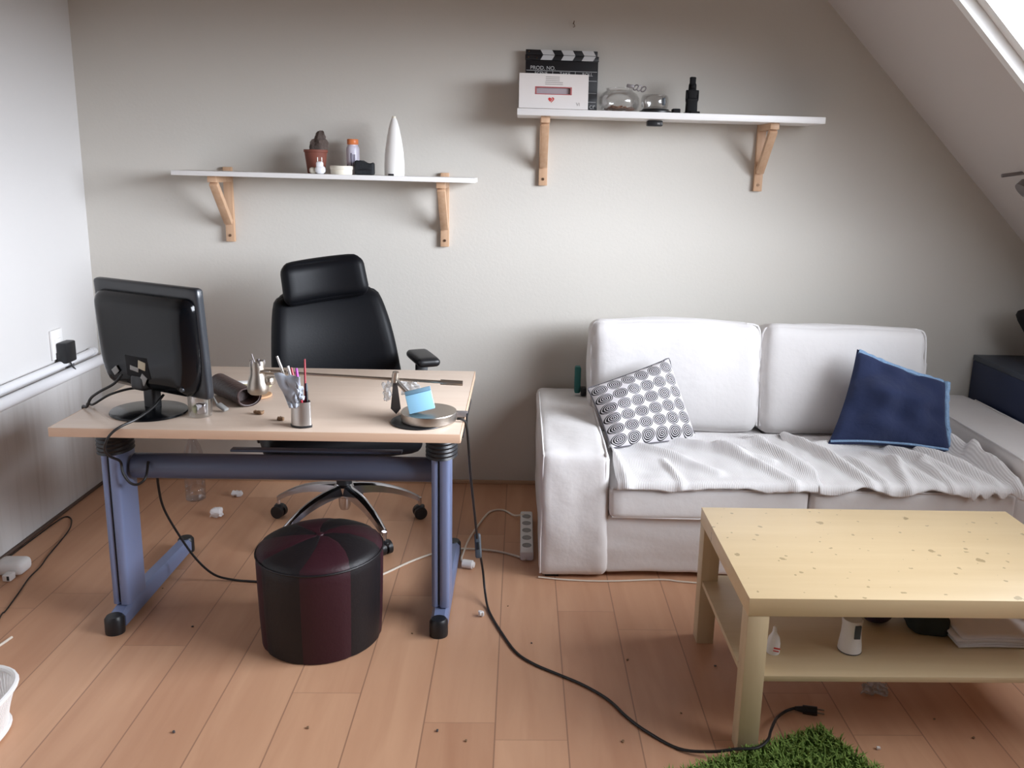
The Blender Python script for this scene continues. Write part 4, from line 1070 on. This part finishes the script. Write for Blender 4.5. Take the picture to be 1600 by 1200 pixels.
# ------------------------------------------------------------------ coffee table
def birch_top():
    m = wood('birch_foil_scuffed', (224, 200, 160), (218, 193, 152), 'X', .34, 5)
    nt = m.node_tree; N, L = nt.nodes, nt.links; b = N['Principled BSDF']
    tc = N.new('ShaderNodeTexCoord')
    def spots(scale, keep, rmax, dist):
        nz = N.new('ShaderNodeTexNoise'); nz.inputs['Scale'].default_value = 60; L.new(tc.outputs['Object'], nz.inputs[0])
        off = N.new('ShaderNodeVectorMath'); off.operation = 'MULTIPLY_ADD'; off.inputs[1].default_value = (dist, dist, 0)
        L.new(nz.outputs['Color'], off.inputs[0]); L.new(tc.outputs['Object'], off.inputs[2])
        mp = N.new('ShaderNodeMapping'); mp.inputs['Scale'].default_value = (1, 1, 0); mp.inputs['Rotation'].default_value = (0, 0, .6); L.new(off.outputs[0], mp.inputs[0])
        vo = N.new('ShaderNodeTexVoronoi'); vo.voronoi_dimensions = '2D'; vo.inputs['Scale'].default_value = scale; L.new(mp.outputs[0], vo.inputs[0])
        sp = N.new('ShaderNodeSeparateColor'); L.new(vo.outputs['Color'], sp.inputs[0])
        th = N.new('ShaderNodeMapRange'); th.inputs[1].default_value = keep; th.inputs[2].default_value = 1; th.inputs[3].default_value = 0; th.inputs[4].default_value = rmax * scale; L.new(sp.outputs[0], th.inputs[0])
        lt = N.new('ShaderNodeMath'); lt.operation = 'LESS_THAN'; L.new(vo.outputs['Distance'], lt.inputs[0]); L.new(th.outputs[0], lt.inputs[1])
        return lt
    a1 = spots(9, .25, .0105, .02); a2 = spots(17, .45, .0055, .012)
    lt = N.new('ShaderNodeMath'); lt.operation = 'MAXIMUM'; L.new(a1.outputs[0], lt.inputs[0]); L.new(a2.outputs[0], lt.inputs[1])
    sc_ = N.new('ShaderNodeMath'); sc_.operation = 'MULTIPLY'; sc_.inputs[1].default_value = .65; L.new(lt.outputs[0], sc_.inputs[0])
    old = b.inputs['Base Color'].links[0].from_socket
    mx = N.new('ShaderNodeMix'); mx.data_type = 'RGBA'; mx.inputs['B'].default_value = lin((150, 128, 92)); L.new(sc_.outputs[0], mx.inputs['Factor']); L.new(old, mx.inputs['A'])
    L.new(mx.outputs['Result'], b.inputs['Base Color'])
    return m
TX0, TX1, TY0, TY1 = .596, 1.592, 1.905, 2.483
ct = thing('coffee_table', 'birch-effect coffee table with a lower shelf and scuffed top', 'coffee table', ((TX0 + TX1) / 2, (TY0 + TY1) / 2, 0))
MB().box(((TX0 + TX1) / 2, (TY0 + TY1) / 2, .425), (TX1 - TX0, TY1 - TY0, .05), .0015).build('tabletop', birch_top(), ct)
for x in (TX0 + .0285, TX1 - .0285):
    for y in (TY0 + .0285, TY1 - .0285):
        MB().box((x, y, .2), (.055, .055, .4), .001).build('leg', wood('birch_leg', (206, 186, 152), (198, 176, 140), 'Z', .42, 5) if 'birch_leg' not in bpy.data.materials else bpy.data.materials['birch_leg'], ct)
MB().box(((TX0 + TX1) / 2, (TY0 + TY1) / 2, .213), (TX1 - TX0 - .012, TY1 - TY0 - .03, .016), .001).build('shelf', M['birch'], ct)
ZT = .2212
t = thing('glue_bottle', 'small white bottle with red print at table shelf left', 'bottle', (.715, 2.02, ZT))
MB().lathe([(.017, 0), (.018, .003), (.018, .03), (.015, .045), (.009, .055), (.006, .062), (.005, .075), (.002, .078)], (.712, 2.03, ZT), 22).build('bottle_body', M['white'], t)
MB().box((.716, 2.0115, ZT + .022), (.018, .001, .004), rot=(0, R(12), 0)).build('red_print', M['red'], t)
MB().box((.714, 2.0115, ZT + .014), (.016, .001, .003), rot=(0, R(12), 0)).build('red_print', M['red'], t)
t = thing('white_dispenser', 'white waisted dispenser with a dark window on the table shelf', 'dispenser', (.928, 2.06, ZT))
MB().lathe([(.030, 0), (.032, .004), (.031, .018), (.027, .05), (.026, .075), (.028, .092), (.026, .096)], (.93, 2.045, ZT), 30).build('body', M['white'], t)
MB().box((.936, 2.0185, ZT + .068), (.017, .006, .04), .001, rot=(R(2), 0, 0)).build('dark_window', M['grey_dev'], t)
MB().lathe([(.024, .095), (.026, .1), (.033, .132), (.031, .138), (.0, .14)], (.93, 2.045, ZT), 28).build('clear_lid', M['pet'], t)
MB().lathe([(.0305, -.0002), (.0325, .0015), (.032, .0035)], (.93, 2.045, ZT), 28).build('dark_foot', M['strap'], t)
t = tag(MB().soft((1.065, 2.20, ZT + .05), (.05, .05, .05), .045, 8).build('purple_ball', M['purple']), 'dark purple round bundle at the back of the table shelf', 'bundle')
t = tag(MB().soft((1.195, 2.165, ZT + .032), (.05, .06, .032), .02, 10, fn=wr(.012, 16, 8)).build('dark_cloth', M['green_dark']), 'crumpled dark green cloth beside the paper stack', 'cloth')
random.seed(5)
for k in range(5):
    c_ = (1.375 + random.uniform(-.01, .01), 2.15 + random.uniform(-.006, .006)); hz = .006
    b = MB()
    def pf(u, v, k=k, c_=c_):
        x = c_[0] + (u - .5) * .27; y = c_[1] + (v - .5) * .20
        z = ZT + .005 + k * .0068 + .003 * math.sin(u * 4) + .004 * (1 - u) * v + .0008 * noise.noise(V((u * 3, v * 3, k)))
        return (x, y, z)
    o = b.grid(pf, 16, 10).build('paper_bundle', M['paper'], solid=.0046)
    tag(o, ['undermost paper bundle in the stack on the table shelf', 'second lowest paper bundle in the table shelf stack', 'middle paper bundle in the table shelf stack', 'second highest paper bundle in the table shelf stack', 'topmost paper bundle of the stack on the table shelf'][k], 'paper', 'papers on the table shelf')
t = tag(MB().tube([(1.49, 2.30, ZT + .055), (1.50, 2.2, ZT + .06), (1.53, 2.1, ZT + .05), (1.545, 2.05, ZT + .03)], .022, n=12, r1=.018).build('paper_roll', mat('white_roll', (236, 236, 240), .6)), 'white rolled sheet at the right of the table shelf', 'roll')

# ------------------------------------------------------------------ rug
O_ = V((.855, 1.995)); e1 = V((-.925, -.38)).normalized(); e2 = V((.38, -.925)).normalized()
e2 = V((.46, -.888)).normalized()
LR, WR = .62, .75
rug = thing('shag_rug', 'green shaggy rug at the front leg of the coffee table', 'rug', (O_.x, O_.y, 0))
def rpnt(u, v): 
    p = O_ + e1 * (u * LR) + e2 * (v * WR); return p
b = MB(); q = [rpnt(0, 0), rpnt(1, 0), rpnt(1, 1), rpnt(0, 1)]
b.raw([(p.x, p.y, z) for z in (.001, .009) for p in q], [(3, 2, 1, 0), (4, 5, 6, 7)] + [(i, (i + 1) % 4, (i + 1) % 4 + 4, i + 4) for i in range(4)])
b.build('rug_backing', M['rug'], rug)
random.seed(11)
vs = []; fs = []; mi = []
for k in range(9000):
    u = random.random(); v = random.random() ** 1.25
    p = rpnt(u * 1.0, v)
    a = random.random() * 6.28; l = random.uniform(.018, .034); w = random.uniform(.0016, .003)
    le = random.uniform(.2, .95) * l
    d = V((math.cos(a), math.sin(a), 0)); s = V((-d.y, d.x, 0)) * w
    b0 = V((p.x, p.y, .007)); m_ = b0 + V((0, 0, l * .6)) + d * le * .35; tp = b0 + V((0, 0, l * .85)) + d * le
    o = len(vs); vs += [b0 - s, b0 + s, m_ + s, m_ - s, tp]; fs += [(o, o + 1, o + 2, o + 3), (o + 3, o + 2, o + 4)]
def rugmat():
    m, nt, b = new_mat('green_shag_yarn'); N, L = nt.nodes, nt.links
    tc = N.new('ShaderNodeTexCoord'); n = N.new('ShaderNodeTexNoise'); n.inputs['Scale'].default_value = 130; L.new(tc.outputs['Object'], n.inputs[0])
    r = N.new('ShaderNodeValToRGB'); r.color_ramp.elements[0].position = .3; r.color_ramp.elements[0].color = lin((94, 124, 50)); r.color_ramp.elements[1].position = .75; r.color_ramp.elements[1].color = lin((142, 168, 86))
    L.new(n.outputs['Fac'], r.inputs[0]); L.new(r.outputs[0], b.inputs['Base Color']); b.inputs['Roughness'].default_value = .9
    return m
b = MB(); b.raw([tuple(x) for x in vs], fs)
pile = b.build('rug_pile', rugmat(), rug, flat=True); pile['kind'] = 'stuff'

# ------------------------------------------------------------------ power strip, white cords, litter
t = thing('power_strip', 'white power strip on the floor against the sofa side', 'power strip', (.05, 3.2, 0))
MB().box((.047, 3.19, .02), (.052, .40, .038), .008).build('strip_body', M['white'], t)
for k in range(5):
    MB().lathe([(.019, .0385), (.0185, .0405), (.016, .0405), (.015, .0395), (0, .0395)], (.047, 3.05 + k * .07, 0), 20).build('socket_well', M['label_grey'], t)
MB().tube([(-.56, 2.81, .0045), (-.494, 2.86, .0045), (-.404, 2.965, .0045), (-.332, 3.031, .0045), (-.28, 3.062, .0045), (-.215, 3.085, .0045), (-.088, 3.071, .0045), (.0, 3.03, .0045), (.042, 2.985, .01)], .0042, n=8).build('supply_cord', M['white_cable'], t)
t = thing('extension_cord', 'white cord with a white plug curling up to the power strip', 'cord', (-.1, 3.2, 0))
MB().tube([(-.178, 2.945, .012), (-.205, 2.98, .006), (-.203, 3.051, .0045), (-.184, 3.197, .0045), (-.128, 3.419, .0045), (-.095, 3.47, .0045), (-.05, 3.47, .0045), (-.005, 3.40, .012), (.035, 3.34, .042)], .0042, n=8).build('cord_run', M['white_cable'], t)
MB().cyl((-.197, 2.935, .017), (-.160, 2.925, .017), .0165, .0165, n=16).cyl((-.160, 2.925, .017), (-.153, 2.923, .017), .014, .0105, n=16).build('plug', M['white'], t)
t = tag(MB().tube([(.09, 2.855, .005), (.2, 2.838, .0035), (.35, 2.832, .0035), (.545, 2.848, .0035), (.62, 2.835, .0035), (.72, 2.82, .0035)], .0032, n=6).build('thin_white_wire', M['white_cable']), 'thin white wire along the floor under the sofa front', 'wire')
t = thing('black_wire', 'thin black wire curling along the floor by the left wall', 'wire', (-1.8, 2.9, 0))
MB().tube([(-1.66, 2.45, .003), (-1.698, 2.559, .003), (-1.70, 2.587, .003), (-1.725, 2.70, .003), (-1.751, 2.808, .003), (-1.76, 2.9, .003), (-1.779, 2.984, .003), (-1.808, 3.151, .003), (-1.83, 3.241, .003), (-1.868, 3.322, .003), (-1.905, 3.345, .003), (-1.915, 3.28, .003), (-1.917, 3.177, .003), (-1.918, 3.034, .003), (-1.918, 2.8, .003)], .0026, n=6).build('wire_run', M['cable'], t)
t = thing('white_plug_block', 'white plug block lying on the floor by the left wall', 'plug', (-1.82, 2.82, 0))
MB().soft((-1.835, 2.86, .026), (.052, .04, .026), .02, 7).build('block_body', M['white'], t)
MB().box((-1.815, 2.80, .014), (.03, .035, .026), .005).build('usb_end', M['white'], t)
MB().box((-1.808, 2.782, .015), (.008, .002, .016), .0005).build('dark_slot', M['black'], t)
t = tag(MB().tube([(-1.585, 2.425, .004), (-1.60, 2.36, .004), (-1.64, 2.28, .004), (-1.68, 2.2, .004)], .0042, n=8).build('loose_white_cord', M['white_cable']), 'short end of white cord on the floor at far left', 'cord')
# slotted white basket in the left foreground corner
t = thing('white_basket', 'white slotted plastic basket at the lower left edge', 'basket', (-1.5, 1.93, 0))
bc = V((-1.497, 1.905)); BR_ = .19
def brk(a, z):
    r = BR_ * (.86 + .14 * (z / .13))
    ca, sa = math.cos(a), math.sin(a)
    k = r / (abs(ca) ** 3.2 + abs(sa) ** 3.2) ** (1 / 3.2)
    return (bc.x + k * ca, bc.y + k * sa * .95, z)
NB = 88
for k in range(NB):
    pass
sl_ = MB()
for k in range(NB):
    a = 2 * math.pi * k / NB; da = .024
    a2 = a + .35
    sl_.raw([brk(a - da, .012), brk(a + da, .012), brk(a2 + da, .122), brk(a2 - da, .122)], [(0, 1, 2, 3)])
sl_.build('slatted_wall', M['white'], t, flat=True, solid=.003)
ringp = lambda z, o: [brk(2 * math.pi * i / 60, z) for i in range(61)]
MB().tube(ringp(.125, 0), .008, n=8, smooth=False).build('rim', M['white'], t)
MB().tube(ringp(.012, 0), .008, n=8, smooth=False).build('base_ring', M['white'], t)
MB().raw([brk(2 * math.pi * i / 60, .008) for i in range(60)], [tuple(range(60))]).build('base_plate', M['white'], t, solid=.003)
# plastic bottle under the desk at the back wall
t = thing('plastic_bottle', 'clear empty plastic bottle standing by the wall behind the desk', 'bottle', (-1.45, 3.57, 0))
MB().lathe([(.034, .001), (.042, .006), (.043, .05), (.041, .055), (.043, .06), (.043, .15), (.041, .155), (.043, .16), (.042, .21), (.032, .25), (.018, .28), (.0135, .29), (.0135, .305)], (-1.44, 3.56, 0), 28, cap1=True).build('bottle_body', M['pet'], t)
MB().lathe([(.0155, .300), (.0155, .318), (0, .319)], (-1.44, 3.56, 0), 18).build('cap', M['white'], t)
def scrap(x, y, r, seed, name, lab, cat, m, flat=1.0, group=None):
    o = MB().soft((x, y, r * flat), (r, r * .8, r * flat), r * .5 * flat, 6, fn=lambda P, q: P + noise.noise_vector(P * (1.6 / r) + V((seed, 0, 0))) * r * .45 * V((1, 1, flat)).length * .6).build(name, m)
    mz = min(v.co.z for v in o.data.vertices); o.location.z = .0006 - mz
    return tag(o, lab, cat, group)
scrap(-1.28, 3.365, .022, 1, 'paper_scrap', 'crumpled white paper scrap on the floor left of the chair', 'paper scrap', M['paper'], .8)
scrap(-1.27, 3.60, .022, 2, 'paper_scrap', 'small white paper scrap on the floor by the back wall', 'paper scrap', M['paper'], .4)
scrap(-.11, 2.582, .009, 3, 'paper_scrap', 'tiny white bit on the floor right of the desk leg', 'paper scrap', M['white'], .9)
scrap(.985, 1.925, .005, 4, 'paper_scrap', 'tiny white bit on the floor right of the rug', 'paper scrap', M['white'], .6)
cs = [V((1.03, 2.16, .004)), V((1.11, 2.15, .004)), V((1.13, 2.21, .008)), V((1.06, 2.215, .006))]
b = MB().grid(lambda u, v: (lambda p: (p[0], p[1], max(.002, p[2])))(crumple(cs, .016, 5, 3.3)(u, v)), 12, 10)
tag(b.build('clear_wrapper', M['film'], solid=.0008, angle=20), 'clear crinkled wrapper on the floor under the coffee table', 'wrapper')
random.seed(21)
spots = [(.06, 2.42), (-.12, 1.95), (.48, 2.07), (-.2, 1.99), (.36, 2.33), (-.02, 2.65), (.63, 2.3), (1.27, 1.97), (1.2, 2.05), (-.9, 1.98), (-.55, 2.0), (-1.25, 2.75), (-1.05, 2.5), (.3, 1.95), (-.33, 2.47)]
for k, (x, y) in enumerate(spots):
    r = random.uniform(.0025, .0045)
    tag(MB().soft((x, y, r * .6), (r, r * .7, r * .6), r * .4, 3, rot=(0, 0, random.random() * 3)).build('floor_crumb', M['crumb'] if k % 3 else M['strap']), 'tiny dark speck of dirt lying on the floor boards', 'crumb', 'specks of dirt on the floor')

# ------------------------------------------------------------------ light: overcast sky through the roof window
w = bpy.data.worlds.new('overcast_sky'); sc.world = w; w.use_nodes = True
N, L = w.node_tree.nodes, w.node_tree.links
bg = N['Background']
tc = N.new('ShaderNodeTexCoord'); sp = N.new('ShaderNodeSeparateXYZ'); L.new(tc.outputs['Generated'], sp.inputs[0])
rp_ = N.new('ShaderNodeValToRGB'); e = rp_.color_ramp.elements
mr = N.new('ShaderNodeMapRange'); mr.inputs[1].default_value = -1; mr.inputs[2].default_value = 1; L.new(sp.outputs[2], mr.inputs[0])
e[0].position = .48; e[0].color = (.05, .045, .04, 1); e[1].position = .515; e[1].color = (.92, .97, 1.05, 1)
for p_, c_ in ((.62, (.92, .97, 1.05, 1)), (.80, (.27, .28, .29, 1)), (1.0, (.2, .2, .21, 1))):
    rp_.color_ramp.elements.new(p_).color = c_
L.new(mr.outputs[0], rp_.inputs[0])
# sky dimming added away from +x, to darken the right of the back wall
ax_ = N.new('ShaderNodeMapRange'); ax_.interpolation_type = 'SMOOTHSTEP'
ax_.inputs[1].default_value = .25; ax_.inputs[2].default_value = .95; ax_.inputs[3].default_value = .16; ax_.inputs[4].default_value = 1.2
L.new(sp.outputs[0], ax_.inputs[0])
vm = N.new('ShaderNodeVectorMath'); vm.operation = 'SCALE'; L.new(rp_.outputs[0], vm.inputs[0]); L.new(ax_.outputs[0], vm.inputs['Scale'])
L.new(vm.outputs[0], bg.inputs['Color'])
bg.inputs['Strength'].default_value = 33.5
# sampling portal in the window opening (gives no light of its own)
ld = bpy.data.lights.new('window_portal', 'AREA'); ld.shape = 'RECTANGLE'
ld.size = (WX1 - WX0) * math.sqrt(2) - .1; ld.size_y = WY1 - WY0 - .1; ld.cycles.is_portal = True
lo_ = bpy.data.objects.new('window_portal', ld); COL.objects.link(lo_)
zax = V((S2, 0, S2)); xax = V((S2, 0, -S2)); yax = zax.cross(xax)
lo_.matrix_world = Matrix.Translation(sl((WX0 + WX1) / 2, (WY0 + WY1) / 2, .09)) @ Matrix((xax, yax, zax)).transposed().to_4x4()

# ------------------------------------------------------------------ camera
fpx, pit, rol, yaw = 1298.0, .2113, .0276, .0350
cy, sy = math.cos(yaw), math.sin(yaw)
fwd = V((sy, cy, 0)); rgt = V((cy, -sy, 0)); upv = V((0, 0, 1))
f2 = fwd * math.cos(pit) - upv * math.sin(pit); u2 = upv * math.cos(pit) + fwd * math.sin(pit)
r2 = rgt * math.cos(rol) + u2 * math.sin(rol); u3 = u2 * math.cos(rol) - rgt * math.sin(rol)
cam = bpy.data.cameras.new('camera'); co = bpy.data.objects.new('camera', cam); COL.objects.link(co)
cam.sensor_fit = 'HORIZONTAL'; cam.sensor_width = 36; cam.lens = fpx / 1600 * 36
cam.shift_x = (800 - 855.3) / 1600; cam.shift_y = (541.5 - 600) / 1600
cam.clip_start = .05; cam.clip_end = 60
co.matrix_world = Matrix.Translation((0, 0, 1.5)) @ Matrix((r2, u3, -f2)).transposed().to_4x4()
sc.camera = co
sc.view_settings.view_transform = 'Standard'; sc.view_settings.look = 'None'
sc.view_settings.exposure = 0.0; sc.view_settings.gamma = 1.0
sc.view_settings.use_curve_mapping = False
try:
    sc.cycles.max_bounces = 10; sc.cycles.diffuse_bounces = 6; sc.cycles.transparent_max_bounces = 16
except Exception: pass
